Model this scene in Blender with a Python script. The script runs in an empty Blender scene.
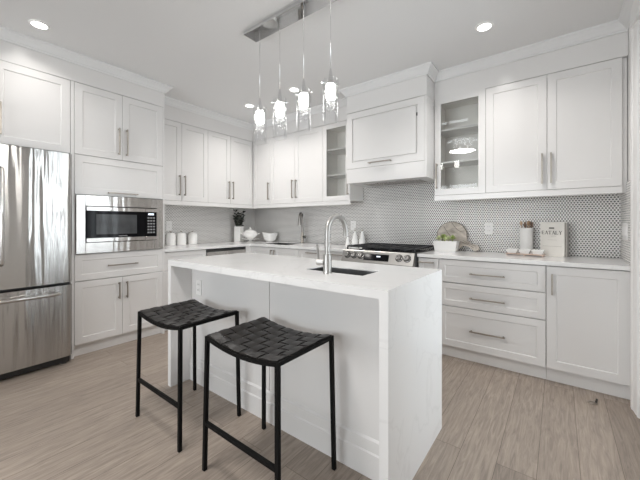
import bpy, bmesh, math, random
from mathutils import Vector, Matrix
random.seed(7)
S = bpy.context.scene
COL = S.collection
PI = math.pi

# ------------------------------------------------------------------ camera, world, lights, exposure
cam_d = bpy.data.cameras.new('camera'); cam = bpy.data.objects.new('camera', cam_d); COL.objects.link(cam)
cam_d.sensor_fit = 'HORIZONTAL'; cam_d.sensor_width = 36.0
cam_d.lens = 314.27 / 640 * 36.0
cam_d.shift_y = -(240 - 223.19) / 640
cam_d.clip_start = 0.05
cam.location = (4.0433, -3.5261, 1.1947)
cam.rotation_euler = (PI / 2, 0, 0.6498)
S.camera = cam

S.view_settings.view_transform = 'Standard'
S.view_settings.look = 'None'
S.view_settings.gamma = 1.0
S.view_settings.use_curve_mapping = False
S.view_settings.exposure = 0.33

W = bpy.data.worlds.new('world'); S.world = W; W.use_nodes = True
bg = W.node_tree.nodes['Background']
bg.inputs[0].default_value = (0.90, 0.95, 1.0, 1); bg.inputs[1].default_value = 1.6

def area(name, loc, rot, sx, sy, power, color=(1, 1, 1)):
    l = bpy.data.lights.new(name, 'AREA'); l.shape = 'RECTANGLE'; l.size = sx; l.size_y = sy
    l.energy = power; l.color = color
    o = bpy.data.objects.new(name, l); COL.objects.link(o); o.location = loc; o.rotation_euler = rot
    return o
# daylight just outside the patio door in the side wall, and outside the wide rear window
area('daylight_patio_door', (6.3, -1.50, 1.55), (0, PI / 2, 0), 2.8, 3.2, 180, (0.87, 0.94, 1.0))
area('daylight_rear_window', (2.2, -7.16, 1.40), (PI / 2, 0, 0), 3.6, 2.2, 112, (0.95, 0.975, 1.0))
DOWNLIGHT_W = 4.8
CRYSTAL_W = 20

S.cycles.max_bounces = 10
S.cycles.diffuse_bounces = 8
S.cycles.glossy_bounces = 5
S.cycles.transparent_max_bounces = 12
S.cycles.sample_clamp_indirect = 6.0
S.cycles.caustics_reflective = False
S.cycles.caustics_refractive = False

# ------------------------------------------------------------------ helpers
def tag(o, label=None, cat=None, group=None, kind=None):
    if label: o['label'] = label
    if cat: o['category'] = cat
    if group: o['group'] = group
    if kind: o['kind'] = kind
    return o

def thing(name, label, cat, loc=(0, 0, 0), rz=0, group=None):
    o = bpy.data.objects.new(name, None); COL.objects.link(o)
    o.empty_display_size = 0.05
    o.location = loc; o.rotation_euler = (0, 0, rz)
    return tag(o, label, cat, group)

def obj(name, bm, mat, parent=None, label=None, loc=None, rot=None):
    me = bpy.data.meshes.new(name)
    bmesh.ops.recalc_face_normals(bm, faces=bm.faces[:])
    for e in bm.edges:
        if len(e.link_faces) == 2 and e.calc_face_angle() > 0.6: e.smooth = False
    bm.to_mesh(me); bm.free()
    me.materials.append(mat)
    o = bpy.data.objects.new(name, me); COL.objects.link(o)
    if parent: o.parent = parent
    if loc: o.location = loc
    if rot: o.rotation_euler = rot
    if label: o['label'] = label
    return o

def copy_tree(o, parent=None):
    c = o.copy(); COL.objects.link(c)
    if parent: c.parent = parent
    for ch in list(o.children): copy_tree(ch, c)
    return c

def B(): return bmesh.new()

def box(bm, x0, x1, y0, y1, z0, z1, bev=0.0, seg=2):
    t = bmesh.new()
    bmesh.ops.create_cube(t, size=1.0)
    for v in t.verts:
        v.co = Vector(((x0 + x1) / 2 + v.co.x * (x1 - x0), (y0 + y1) / 2 + v.co.y * (y1 - y0), (z0 + z1) / 2 + v.co.z * (z1 - z0)))
    if bev > 0:
        bmesh.ops.bevel(t, geom=t.edges[:], offset=bev, segments=seg, affect='EDGES', profile=0.5)
    merge(bm, t)
    return bm

def merge(bm, t, M=None):
    m = {}
    for v in t.verts:
        m[v] = bm.verts.new(M @ v.co if M else v.co)
    for f in t.faces:
        try:
            nf = bm.faces.new([m[v] for v in f.verts]); nf.smooth = f.smooth
        except ValueError:
            pass
    t.free()

def ring_solid(bm, rings, close_start=True, close_end=True, smooth=False):
    R = [[bm.verts.new(p) for p in r] for r in rings]
    n = len(R[0])
    for a, b in zip(R, R[1:]):
        for i in range(n):
            f = bm.faces.new([a[i], a[(i + 1) % n], b[(i + 1) % n], b[i]]); f.smooth = smooth
    if close_start: bm.faces.new(list(reversed(R[0])))
    if close_end: bm.faces.new(R[-1])
    return bm

def lathe(bm, prof, cx=0, cy=0, seg=32, sx=1.0, sy=1.0, cap0=True, cap1=True):
    rings = []
    for r, z in prof:
        r = max(r, 0.0004)
        rings.append([(cx + sx * r * math.cos(2 * PI * i / seg), cy + sy * r * math.sin(2 * PI * i / seg), z) for i in range(seg)])
    return ring_solid(bm, rings, cap0, cap1, smooth=True)

def tube(bm, pts, r, seg=12, caps=True, square=False, radii=None):
    pts = [Vector(p) for p in pts]
    n = len(pts)
    T = []
    for i in range(n):
        d = pts[min(i + 1, n - 1)] - pts[max(i - 1, 0)]
        T.append(d.normalized())
    ref = Vector((0, 0, 1)) if abs(T[0].z) < 0.9 else Vector((0, 1, 0))
    u = T[0].cross(ref).normalized()
    rings = []
    if square: seg = 4
    for i in range(n):
        u = (u - T[i] * u.dot(T[i])).normalized()
        v = T[i].cross(u)
        rr = radii[i] if radii else r
        ring = []
        for k in range(seg):
            a = 2 * PI * (k + (0.5 if square else 0)) / seg
            q = rr * (math.sqrt(2) if square else 1)
            ring.append(pts[i] + u * math.cos(a) * q + v * math.sin(a) * q)
        rings.append(ring)
    return ring_solid(bm, rings, caps, caps, smooth=not square)

def cyl(bm, p0, p1, r, seg=20):
    p0, p1 = Vector(p0), Vector(p1)
    return tube(bm, [p0, p1], r, seg)

def prism(bm, poly, z0, z1):
    return ring_solid(bm, [[(x, y, z0) for x, y in poly], [(x, y, z1) for x, y in poly]])

def ellipsoid(bm, c, r, M=None, u=10, v=6):
    t = bmesh.new()
    bmesh.ops.create_uvsphere(t, u_segments=u, v_segments=v, radius=1.0)
    for f in t.faces: f.smooth = True
    mm = Matrix.Translation(c) @ (M.to_4x4() if M else Matrix.Identity(4)) @ Matrix.Diagonal((r[0], r[1], r[2], 1))
    merge(bm, t, mm)

# ------------------------------------------------------------------ materials
def new_mat(name):
    m = bpy.data.materials.new(name); m.use_nodes = True
    nt = m.node_tree
    return m, nt, nt.nodes['Principled BSDF']

def mat(name, col, rough=0.5, metal=0.0, spec=0.5, emis=None, estr=0.0, noise=0.0, nscale=8.0, bump=0.0, bscale=200.0, coat=0.0):
    m, nt, p = new_mat(name)
    p.inputs['Base Color'].default_value = (*col, 1)
    p.inputs['Roughness'].default_value = rough
    p.inputs['Metallic'].default_value = metal
    p.inputs['Specular IOR Level'].default_value = spec
    if coat: p.inputs['Coat Weight'].default_value = coat
    if emis:
        p.inputs['Emission Color'].default_value = (*emis, 1); p.inputs['Emission Strength'].default_value = estr
    tc = nt.nodes.new('ShaderNodeTexCoord')
    if noise > 0:
        n = nt.nodes.new('ShaderNodeTexNoise'); n.inputs['Scale'].default_value = nscale; n.inputs['Detail'].default_value = 4
        r = nt.nodes.new('ShaderNodeValToRGB')
        r.color_ramp.elements[0].position = 0.3; r.color_ramp.elements[1].position = 0.7
        r.color_ramp.elements[0].color = (*[c * (1 - noise) for c in col], 1)
        r.color_ramp.elements[1].color = (*[min(1, c * (1 + noise)) for c in col], 1)
        nt.links.new(tc.outputs['Object'], n.inputs['Vector']); nt.links.new(n.outputs['Fac'], r.inputs['Fac'])
        nt.links.new(r.outputs['Color'], p.inputs['Base Color'])
    if bump > 0:
        n = nt.nodes.new('ShaderNodeTexNoise'); n.inputs['Scale'].default_value = bscale
        b = nt.nodes.new('ShaderNodeBump'); b.inputs['Strength'].default_value = bump; b.inputs['Distance'].default_value = 0.001
        nt.links.new(tc.outputs['Object'], n.inputs['Vector']); nt.links.new(n.outputs['Fac'], b.inputs['Height'])
        nt.links.new(b.outputs['Normal'], p.inputs['Normal'])
    return m

def mth(nt, op, a, b=None, c=None):
    n = nt.nodes.new('ShaderNodeMath'); n.operation = op
    for i, x in enumerate((a, b, c)):
        if x is None: continue
        if isinstance(x, (int, float)): n.inputs[i].default_value = x
        else: nt.links.new(x, n.inputs[i])
    return n.outputs[0]

def tile_mat(name, axis):
    """small round mosaic dots in staggered rows, pale grout"""
    m, nt, p = new_mat(name)
    tc = nt.nodes.new('ShaderNodeTexCoord'); sp = nt.nodes.new('ShaderNodeSeparateXYZ')
    nt.links.new(tc.outputs['Object'], sp.inputs[0])
    h = sp.outputs[axis]; z = sp.outputs['Z']
    px, row, R = 0.0214, 0.0176, 0.0067
    def dist(ox, oz):
        a = mth(nt, 'MULTIPLY', mth(nt, 'SUBTRACT', mth(nt, 'FRACT', mth(nt, 'ADD', mth(nt, 'DIVIDE', h, px), 50 + ox)), 0.5), px)
        b = mth(nt, 'MULTIPLY', mth(nt, 'SUBTRACT', mth(nt, 'FRACT', mth(nt, 'ADD', mth(nt, 'DIVIDE', z, 2 * row), 50 + oz)), 0.5), 2 * row)
        return mth(nt, 'SQRT', mth(nt, 'ADD', mth(nt, 'MULTIPLY', a, a), mth(nt, 'MULTIPLY', b, b)))
    d = mth(nt, 'MINIMUM', dist(0, 0), dist(0.5, 0.5))
    mr = nt.nodes.new('ShaderNodeMapRange'); mr.interpolation_type = 'SMOOTHSTEP'
    nt.links.new(d, mr.inputs['Value'])
    mr.inputs['From Min'].default_value = R - 0.001; mr.inputs['From Max'].default_value = R + 0.001
    mx = nt.nodes.new('ShaderNodeMix'); mx.data_type = 'RGBA'
    nt.links.new(mr.outputs[0], mx.inputs['Factor'])
    mx.inputs['A'].default_value = (*TILE_DOT, 1); mx.inputs['B'].default_value = (*TILE_GROUT, 1)
    nt.links.new(mx.outputs['Result'], p.inputs['Base Color'])
    ro = nt.nodes.new('ShaderNodeMapRange'); nt.links.new(mr.outputs[0], ro.inputs['Value'])
    nt.links.new(mth(nt, 'MULTIPLY', mth(nt, 'SUBTRACT', 1.0, mr.outputs[0]), 0.15), p.inputs['Metallic'])
    ro.inputs['To Min'].default_value = 0.22; ro.inputs['To Max'].default_value = 0.7
    nt.links.new(ro.outputs[0], p.inputs['Roughness'])
    b = nt.nodes.new('ShaderNodeBump'); b.inputs['Strength'].default_value = 0.25; b.inputs['Distance'].default_value = 0.0015; b.invert = True
    nt.links.new(mr.outputs[0], b.inputs['Height']); nt.links.new(b.outputs['Normal'], p.inputs['Normal'])
    return m

def floor_mat():
    m, nt, p = new_mat('oak_floor')
    tc = nt.nodes.new('ShaderNodeTexCoord'); sp = nt.nodes.new('ShaderNodeSeparateXYZ'); nt.links.new(tc.outputs['Object'], sp.inputs[0])
    cb = nt.nodes.new('ShaderNodeCombineXYZ'); nt.links.new(sp.outputs['Y'], cb.inputs['X']); nt.links.new(sp.outputs['X'], cb.inputs['Y'])
    br = nt.nodes.new('ShaderNodeTexBrick')
    br.offset = 0.37; br.offset_frequency = 2; br.squash = 1.0
    nt.links.new(cb.outputs[0], br.inputs['Vector'])
    br.inputs['Scale'].default_value = 1.0; br.inputs['Brick Width'].default_value = 1.75; br.inputs['Row Height'].default_value = 0.165
    br.inputs['Mortar Size'].default_value = 0.0013; br.inputs['Mortar Smooth'].default_value = 0.1
    br.inputs['Color1'].default_value = (*FLOOR_A, 1); br.inputs['Color2'].default_value = (*FLOOR_B, 1)
    br.inputs['Mortar'].default_value = (0.17, 0.135, 0.11, 1)
    # per-plank shift of the grain
    mp = nt.nodes.new('ShaderNodeMapping'); mp.inputs['Scale'].default_value = (2.2, 26, 1)
    ad = nt.nodes.new('ShaderNodeVectorMath'); ad.operation = 'ADD'
    sc = nt.nodes.new('ShaderNodeVectorMath'); sc.operation = 'SCALE'; sc.inputs['Scale'].default_value = 60
    nt.links.new(br.outputs['Color'], sc.inputs[0]); nt.links.new(cb.outputs[0], ad.inputs[0]); nt.links.new(sc.outputs[0], ad.inputs[1])
    nt.links.new(ad.outputs[0], mp.inputs['Vector'])
    n1 = nt.nodes.new('ShaderNodeTexNoise'); n1.inputs['Scale'].default_value = 2.2; n1.inputs['Detail'].default_value = 8; n1.inputs['Roughness'].default_value = 0.65; n1.inputs['Distortion'].default_value = 1.2
    nt.links.new(mp.outputs[0], n1.inputs['Vector'])
    r = nt.nodes.new('ShaderNodeValToRGB')
    e = r.color_ramp.elements; e[0].position = 0.32; e[0].color = (0.55, 0.54, 0.53, 1); e[1].position = 0.68; e[1].color = (1.22, 1.2, 1.18, 1)
    nt.links.new(n1.outputs['Fac'], r.inputs['Fac'])
    mx = nt.nodes.new('ShaderNodeMix'); mx.data_type = 'RGBA'; mx.blend_type = 'MULTIPLY'; mx.inputs['Factor'].default_value = 0.75
    nt.links.new(br.outputs['Color'], mx.inputs['A']); nt.links.new(r.outputs['Color'], mx.inputs['B'])
    nt.links.new(mx.outputs['Result'], p.inputs['Base Color'])
    p.inputs['Roughness'].default_value = 0.42
    b = nt.nodes.new('ShaderNodeBump'); b.inputs['Strength'].default_value = 0.2; b.inputs['Distance'].default_value = 0.001
    nt.links.new(n1.outputs['Fac'], b.inputs['Height']); nt.links.new(b.outputs['Normal'], p.inputs['Normal'])
    return m

def quartz_mat():
    m, nt, p = new_mat('white_quartz')
    tc = nt.nodes.new('ShaderNodeTexCoord')
    n = nt.nodes.new('ShaderNodeTexNoise'); n.inputs['Scale'].default_value = 1.3; n.inputs['Detail'].default_value = 7; n.inputs['Distortion'].default_value = 1.6
    nt.links.new(tc.outputs['Object'], n.inputs['Vector'])
    v = mth(nt, 'ABSOLUTE', mth(nt, 'SUBTRACT', n.outputs['Fac'], 0.5))
    r = nt.nodes.new('ShaderNodeValToRGB')
    e = r.color_ramp.elements; e[0].position = 0.0; e[0].color = (0.745, 0.74, 0.735, 1); e[1].position = 0.012; e[1].color = (0.79, 0.785, 0.78, 1)
    nt.links.new(v, r.inputs['Fac']); nt.links.new(r.outputs['Color'], p.inputs['Base Color'])
    p.inputs['Roughness'].default_value = 0.12
    return m

def steel_mat(name, col=(0.62, 0.60, 0.58), rough=0.22, wob=0.0, aniso=0.0, rot=0.0):
    """brushed stainless: reflections drawn out along the height of the sheet, plus an optional slow wobble of the sheet"""
    m = bpy.data.materials.new(name); m.use_nodes = True; nt = m.node_tree; nt.nodes.clear()
    out = nt.nodes.new('ShaderNodeOutputMaterial'); p = nt.nodes.new('ShaderNodeBsdfAnisotropic'); p.distribution = 'BECKMANN'
    nt.links.new(p.outputs[0], out.inputs[0])
    p.inputs['Roughness'].default_value = rough; p.inputs['Anisotropy'].default_value = aniso; p.inputs['Rotation'].default_value = rot
    tg = nt.nodes.new('ShaderNodeTangent'); tg.direction_type = 'RADIAL'; tg.axis = 'Z'; nt.links.new(tg.outputs[0], p.inputs['Tangent'])
    tc = nt.nodes.new('ShaderNodeTexCoord')
    mp = nt.nodes.new('ShaderNodeMapping'); mp.inputs['Scale'].default_value = (3, 3, 300); nt.links.new(tc.outputs['Object'], mp.inputs['Vector'])
    n = nt.nodes.new('ShaderNodeTexNoise'); n.inputs['Scale'].default_value = 1.0; n.inputs['Detail'].default_value = 3; nt.links.new(mp.outputs[0], n.inputs['Vector'])
    r = nt.nodes.new('ShaderNodeValToRGB'); e = r.color_ramp.elements
    e[0].color = (*[c * 0.94 for c in col], 1); e[1].color = (*[min(1, c * 1.06) for c in col], 1)
    nt.links.new(n.outputs['Fac'], r.inputs['Fac']); nt.links.new(r.outputs['Color'], p.inputs['Color'])
    if wob > 0:
        mp2 = nt.nodes.new('ShaderNodeMapping'); mp2.inputs['Scale'].default_value = (13, 2, 0.8); nt.links.new(tc.outputs['Object'], mp2.inputs['Vector'])
        n2 = nt.nodes.new('ShaderNodeTexNoise'); n2.inputs['Scale'].default_value = 1.0; n2.inputs['Detail'].default_value = 1.5; nt.links.new(mp2.outputs[0], n2.inputs['Vector'])
        b2 = nt.nodes.new('ShaderNodeBump'); b2.inputs['Strength'].default_value = 1.0; b2.inputs['Distance'].default_value = wob
        nt.links.new(n2.outputs['Fac'], b2.inputs['Height']); nt.links.new(b2.outputs['Normal'], p.inputs['Normal'])
    return m

def pane_mat(name, tint=(1, 1, 1), refl=1.0):
    """thin clear glass: straight-through transmission plus a Fresnel mirror"""
    m = bpy.data.materials.new(name); m.use_nodes = True; nt = m.node_tree; nt.nodes.clear()
    o = nt.nodes.new('ShaderNodeOutputMaterial'); t = nt.nodes.new('ShaderNodeBsdfTransparent'); t.inputs[0].default_value = (*tint, 1)
    g = nt.nodes.new('ShaderNodeBsdfGlossy'); g.inputs['Roughness'].default_value = 0.01
    f = nt.nodes.new('ShaderNodeFresnel'); f.inputs[0].default_value = 1.5
    mx = nt.nodes.new('ShaderNodeMixShader')
    k = mth(nt, 'MULTIPLY', f.outputs[0], refl)
    nt.links.new(k, mx.inputs[0]); nt.links.new(t.outputs[0], mx.inputs[1]); nt.links.new(g.outputs[0], mx.inputs[2]); nt.links.new(mx.outputs[0], o.inputs[0])
    return m

def milky_mat(name):
    m = bpy.data.materials.new(name); m.use_nodes = True; nt = m.node_tree; nt.nodes.clear()
    o = nt.nodes.new('ShaderNodeOutputMaterial'); t = nt.nodes.new('ShaderNodeBsdfTransparent')
    d = nt.nodes.new('ShaderNodeBsdfTranslucent'); d.inputs[0].default_value = (0.95, 0.95, 0.95, 1)
    g = nt.nodes.new('ShaderNodeBsdfGlossy'); g.inputs['Roughness'].default_value = 0.05
    a = nt.nodes.new('ShaderNodeMixShader'); a.inputs[0].default_value = 0.55
    c = nt.nodes.new('ShaderNodeMixShader'); c.inputs[0].default_value = 0.15
    nt.links.new(t.outputs[0], a.inputs[1]); nt.links.new(d.outputs[0], a.inputs[2]); nt.links.new(a.outputs[0], c.inputs[1]); nt.links.new(g.outputs[0], c.inputs[2]); nt.links.new(c.outputs[0], o.inputs[0])
    return m

def wood_mat(name, c1, c2, scale=(4, 60, 60), rough=0.5):
    m, nt, p = new_mat(name)
    tc = nt.nodes.new('ShaderNodeTexCoord'); mp = nt.nodes.new('ShaderNodeMapping'); mp.inputs['Scale'].default_value = scale
    nt.links.new(tc.outputs['Object'], mp.inputs['Vector'])
    n = nt.nodes.new('ShaderNodeTexNoise'); n.inputs['Scale'].default_value = 1.0; n.inputs['Detail'].default_value = 6; n.inputs['Distortion'].default_value = 0.8
    nt.links.new(mp.outputs[0], n.inputs['Vector'])
    r = nt.nodes.new('ShaderNodeValToRGB'); e = r.color_ramp.elements
    e[0].position = 0.35; e[0].color = (*c1, 1); e[1].position = 0.62; e[1].color = (*c2, 1)
    nt.links.new(n.outputs['Fac'], r.inputs['Fac']); nt.links.new(r.outputs['Color'], p.inputs['Base Color'])
    p.inputs['Roughness'].default_value = rough
    return m

STEEL_ROT = 0.0
TILE_DOT = (0.15, 0.146, 0.142); TILE_GROUT = (0.86, 0.845, 0.825)
FLOOR_A = (0.40, 0.336, 0.284); FLOOR_B = (0.325, 0.272, 0.23)

M = {}
M['lacquer'] = mat('white_lacquer', (0.735, 0.724, 0.715), 0.2, noise=0.008, nscale=3)
M['interior'] = mat('cabinet_interior', (0.86, 0.845, 0.82), 0.4, noise=0.01)
M['paint'] = mat('wall_paint', (0.78, 0.77, 0.755), 0.6, bump=0.05, bscale=300)
M['ceiling'] = mat('ceiling_paint', (0.74, 0.74, 0.74), 0.8, bump=0.05, bscale=300)
M['trim'] = mat('trim_paint', (0.82, 0.81, 0.80), 0.35, noise=0.008)
M['quartz'] = quartz_mat()
M['floor'] = floor_mat()
M['tileX'] = tile_mat('mosaic_tile_back', 'X'); M['tileY'] = tile_mat('mosaic_tile_side', 'Y')
M['steel'] = steel_mat('brushed_steel', (0.56, 0.54, 0.52), 0.22, 0.003, 0.75, STEEL_ROT)
M['panelsteel'] = steel_mat('panel_steel', (0.40, 0.39, 0.375), 0.40)
M['knobsteel'] = mat('knob_steel', (0.40, 0.39, 0.38), 0.22, 1.0, noise=0.03)
M['fridge'] = steel_mat('fridge_steel', (0.50, 0.49, 0.475), 0.18, 0.0055, 0.8, STEEL_ROT)
M['sinksteel'] = steel_mat('sink_steel', (0.16, 0.157, 0.154), 0.45)
M['nickel'] = mat('brushed_nickel', (0.36, 0.325, 0.285), 0.32, 1.0, noise=0.03, nscale=40)
M['faucet'] = mat('satin_nickel', (0.42, 0.41, 0.395), 0.4, 1.0, noise=0.02, nscale=40)
M['darknickel'] = mat('dark_nickel', (0.27, 0.255, 0.24), 0.3, 1.0, noise=0.03)
M['chrome'] = mat('chrome', (0.80, 0.80, 0.81), 0.04, 1.0, noise=0.01)
M['blackmetal'] = mat('black_powder_coat', (0.006, 0.006, 0.006), 0.5, 0.0, spec=0.1, bump=0.1, bscale=500)
M['iron'] = mat('cast_iron', (0.015, 0.015, 0.017), 0.5, 0.0, bump=0.3, bscale=400)
M['blackglass'] = mat('black_glass', (0.008, 0.008, 0.009), 0.04, noise=0.05)
M['blackplastic'] = mat('black_plastic', (0.02, 0.02, 0.02), 0.4, noise=0.05)
M['darkgrey'] = mat('dark_grey_enamel', (0.08, 0.08, 0.085), 0.4, noise=0.05)
M['leather'] = mat('black_leather', (0.016, 0.014, 0.013), 0.36, spec=0.35, noise=0.25, nscale=30, bump=0.25, bscale=350)
M['porcelain'] = mat('white_porcelain', (0.84, 0.835, 0.82), 0.12, noise=0.008)
M['plastic'] = mat('white_plastic', (0.82, 0.81, 0.80), 0.3, noise=0.008)
M['pane'] = pane_mat('cabinet_glass', (0.99, 0.995, 0.99), 0.8)
M['window'] = pane_mat('window_glass', (0.97, 0.98, 0.98), 1.0)
M['shade'] = pane_mat('pendant_glass', (0.99, 0.992, 0.995), 0.25)
M['bubble'] = milky_mat('bubbled_crystal')
M['lampwhite'] = mat('lit_diffuser', (1, 1, 1), 0.5, emis=(1.0, 0.97, 0.93), estr=9.0, noise=0.01)
M['smallbulb'] = mat('lit_small_bulb', (1, 1, 1), 0.4, emis=(1.0, 0.96, 0.9), estr=7.0, noise=0.01)
M['bulb'] = mat('lit_bulb', (1, 1, 1), 0.4, emis=(1.0, 0.97, 0.92), estr=13.0, noise=0.01)
M['leaf'] = mat('dark_leaf', (0.022, 0.028, 0.020), 0.5, noise=0.35, nscale=25)
M['succ'] = mat('succulent_green', (0.36, 0.46, 0.14), 0.45, noise=0.5, nscale=35)
M['succ2'] = mat('succulent_pale', (0.62, 0.68, 0.38), 0.45, noise=0.4, nscale=35)
M['soil'] = mat('potting_soil', (0.05, 0.035, 0.025), 0.9, noise=0.4, nscale=80)
M['board'] = wood_mat('grey_board_wood', (0.36, 0.315, 0.27), (0.66, 0.60, 0.53), (9, 40, 14), 0.55)
M['boarddark'] = mat('board_dark_line', (0.12, 0.10, 0.085), 0.6, noise=0.3, nscale=30)
M['tray'] = wood_mat('tray_wood', (0.46, 0.33, 0.27), (0.64, 0.50, 0.42), (6, 60, 60))
M['spoon'] = wood_mat('spoon_wood', (0.30, 0.18, 0.10), (0.52, 0.36, 0.23), (40, 40, 5))
M['spoondark'] = wood_mat('dark_spoon_wood', (0.10, 0.06, 0.04), (0.24, 0.15, 0.10), (40, 40, 5))
M['cover'] = mat('cream_book_cover', (0.74, 0.715, 0.67), 0.5, noise=0.03, nscale=12)
M['coverdark'] = mat('grey_book_cover', (0.33, 0.32, 0.31), 0.5, noise=0.05, nscale=12)
M['paper'] = mat('book_paper', (0.50, 0.48, 0.45), 0.8, noise=0.12, nscale=150)
M['ink'] = mat('dark_ink', (0.06, 0.055, 0.05), 0.6, noise=0.05)
M['inklight'] = mat('pale_ink', (0.42, 0.40, 0.36), 0.6, noise=0.05)
M['display'] = mat('lit_display', (0.7, 0.75, 0.8), 0.3, emis=(0.75, 0.85, 1.0), estr=1.0, noise=0.02)
M['keys'] = mat('grey_keys', (0.25, 0.25, 0.26), 0.4, noise=0.05)
M['mwglass'] = mat('microwave_black', (0.005, 0.005, 0.006), 0.08, spec=0.12, noise=0.05)
M['mwwindow'] = mat('microwave_window', (0.07, 0.073, 0.077), 0.08, spec=0.2, noise=0.2, nscale=6)
M['rubber'] = mat('dark_rubber', (0.05, 0.045, 0.04), 0.7, noise=0.1)
M['outdoor'] = mat('outdoor_ground', (0.35, 0.36, 0.33), 0.9, noise=0.3, nscale=2)

# ------------------------------------------------------------------ the room
XW, YR, ZC = 4.45, -7.0, 2.68
def struct(name, bm, m, label=None):
    o = obj(name, bm, m); o['kind'] = 'structure'
    if label: o['label'] = label
    return o
struct('floor', box(B(), -0.1, 4.56, YR - 0.1, 0.1, -0.08, 0.0), M['floor'], 'grey brown oak plank floor')
struct('ceiling', box(B(), -0.1, 4.56, YR - 0.1, 0.1, ZC, ZC + 0.1), M['ceiling'], 'flat pale grey painted ceiling')
struct('wall_left', box(B(), -0.1, 0.0, YR - 0.1, 0.1, 0.0, ZC), M['paint'])
struct('wall_back', box(B(), 0.0, XW, 0.0, 0.1, 0.0, ZC), M['paint'])
DY0, DY1, DZ = -2.22, -0.815, 2.44           # patio door opening in the side wall
b = B()
box(b, XW, XW + 0.11, DY1, 0.1, 0, ZC); box(b, XW, XW + 0.11, YR - 0.1, DY0, 0, ZC); box(b, XW, XW + 0.11, DY0, DY1, DZ, ZC)
struct('wall_right', b, M['paint'])
WX0, WX1, WZ0, WZ1 = 0.5, 3.9, 0.3, 2.4
b = B()
box(b, 0, WX0, YR - 0.1, YR, 0, ZC); box(b, WX1, XW, YR - 0.1, YR, 0, ZC); box(b, WX0, WX1, YR - 0.1, YR, 0, WZ0); box(b, WX0, WX1, YR - 0.1, YR, WZ1, ZC)
struct('wall_rear', b, M['paint'])
# rear window: frame bars and panes
b = B()
for x in (WX0 + 0.03, WX0 + 0.85 + 0.03, 2.2, WX1 - 0.88, WX1 - 0.03):
    box(b, x - 0.03, x + 0.03, YR - 0.08, YR - 0.02, WZ0, WZ1)
box(b, WX0, WX1, YR - 0.08, YR - 0.02, WZ0, WZ0 + 0.06); box(b, WX0, WX1, YR - 0.08, YR - 0.02, WZ1 - 0.06, WZ1)
w1 = struct('window_1', b, M['trim'])
g = obj('window_pane', box(B(), WX0 + 0.03, WX1 - 0.03, YR - 0.055, YR - 0.049, WZ0 + 0.03, WZ1 - 0.03), M['window'], w1)
# patio door: frame, mullions, panes
b = B()
for k in range(8):
    y = DY0 + 0.05 + k * (DY1 - DY0 - 0.10) / 7; box(b, XW + 0.03, XW + 0.09, y - 0.05, y + 0.05, 0.0, DZ)
box(b, XW + 0.03, XW + 0.09, DY0, DY1, 0.0, 0.09); box(b, XW + 0.03, XW + 0.09, DY0, DY1, DZ - 0.08, DZ)
d1 = struct('door_1', b, M['trim'], 'glazed patio door in the side wall')
obj('door_pane', box(B(), XW + 0.057, XW + 0.063, DY0 + 0.03, DY1 - 0.03, 0.05, DZ - 0.04), M['window'], d1)
# door casing (moulded profile) round the opening
def casing_leg(y_in, sgn):
    # profile across the wall (offset from the opening, projection)
    prof = [(0, 0), (0, 0.018), (0.012, 0.024), (0.03, 0.022), (0.045, 0.026), (0.095, 0.03), (0.105, 0.036), (0.138, 0.036), (0.145, 0.030), (0.145, 0)]
    return [(XW - d, y_in + sgn * o) for o, d in prof]
b = B()
prism(b, casing_leg(DY1, 1), 0, DZ); prism(b, casing_leg(DY0, -1), 0, DZ)
box(b, XW - 0.036, XW, DY0 - 0.145, DY1 + 0.145, DZ, DZ + 0.14, 0.006)
struct('trim_1', b, M['trim'], 'white moulded casing around the patio door')
# baseboards
b = B(); box(b, XW - 0.016, XW, YR, DY0 - 0.145, 0, 0.13, 0.003); struct('baseboard_right', b, M['trim'])
b = B(); box(b, 0.0, XW - 0.02, YR, YR + 0.016, 0, 0.13, 0.003); struct('baseboard_rear', b, M['trim'])
b = B(); box(b, 0.0, 0.016, YR + 0.02, -3.63, 0, 0.13, 0.003); struct('baseboard_left', b, M['trim'])
# crown moulding round the room, stepping with the cabinet faces
path = [(0.0, -3.62), (0.64, -3.62), (0.64, -1.83), (0.33, -1.83), (0.33, -0.33), (2.155, -0.33), (2.155, -0.55), (3.05, -0.55), (3.05, -0.33), (XW, -0.33), (XW, YR), (0.0, YR)]
prof = [(0, 2.60), (0.010, 2.60), (0.012, 2.612), (0.020, 2.618), (0.034, 2.640), (0.052, 2.658), (0.062, 2.664), (0.062, ZC), (0, ZC)]
b = B(); n = len(path); rings = []
for i in range(n):
    p0, p1, p2 = Vector(path[i - 1]), Vector(path[i]), Vector(path[(i + 1) % n])
    a, c = (p1 - p0).normalized(), (p2 - p1).normalized()
    n1, n2 = Vector((a.y, -a.x)), Vector((c.y, -c.x))
    off = (n1 + n2) / (1 + n1.dot(n2))
    rings.append([(p1.x + off.x * d, p1.y + off.y * d, z) for d, z in prof])
rings.append(rings[0]); ring_solid(b, rings, False, False)
struct('trim_2', b, M['ceiling'], 'white crown moulding under the ceiling')
# fascia boards between cabinet tops and ceiling
b = B()
box(b, 0.002, 0.638, -3.618, -1.832, 2.449, 2.678); box(b, 0.002, 0.328, -1.83, -0.33, 2.435, 2.678)
box(b, 0.002, 2.155, -0.328, -0.002, 2.435, 2.678); box(b, 2.157, 3.048, -0.548, -0.002, 2.414, 2.678); box(b, 3.05, XW - 0.002, -0.328, -0.002, 2.425, 2.678)
struct('trim_3', b, M['lacquer'], 'white fascia boards above the wall cabinets')
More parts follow.
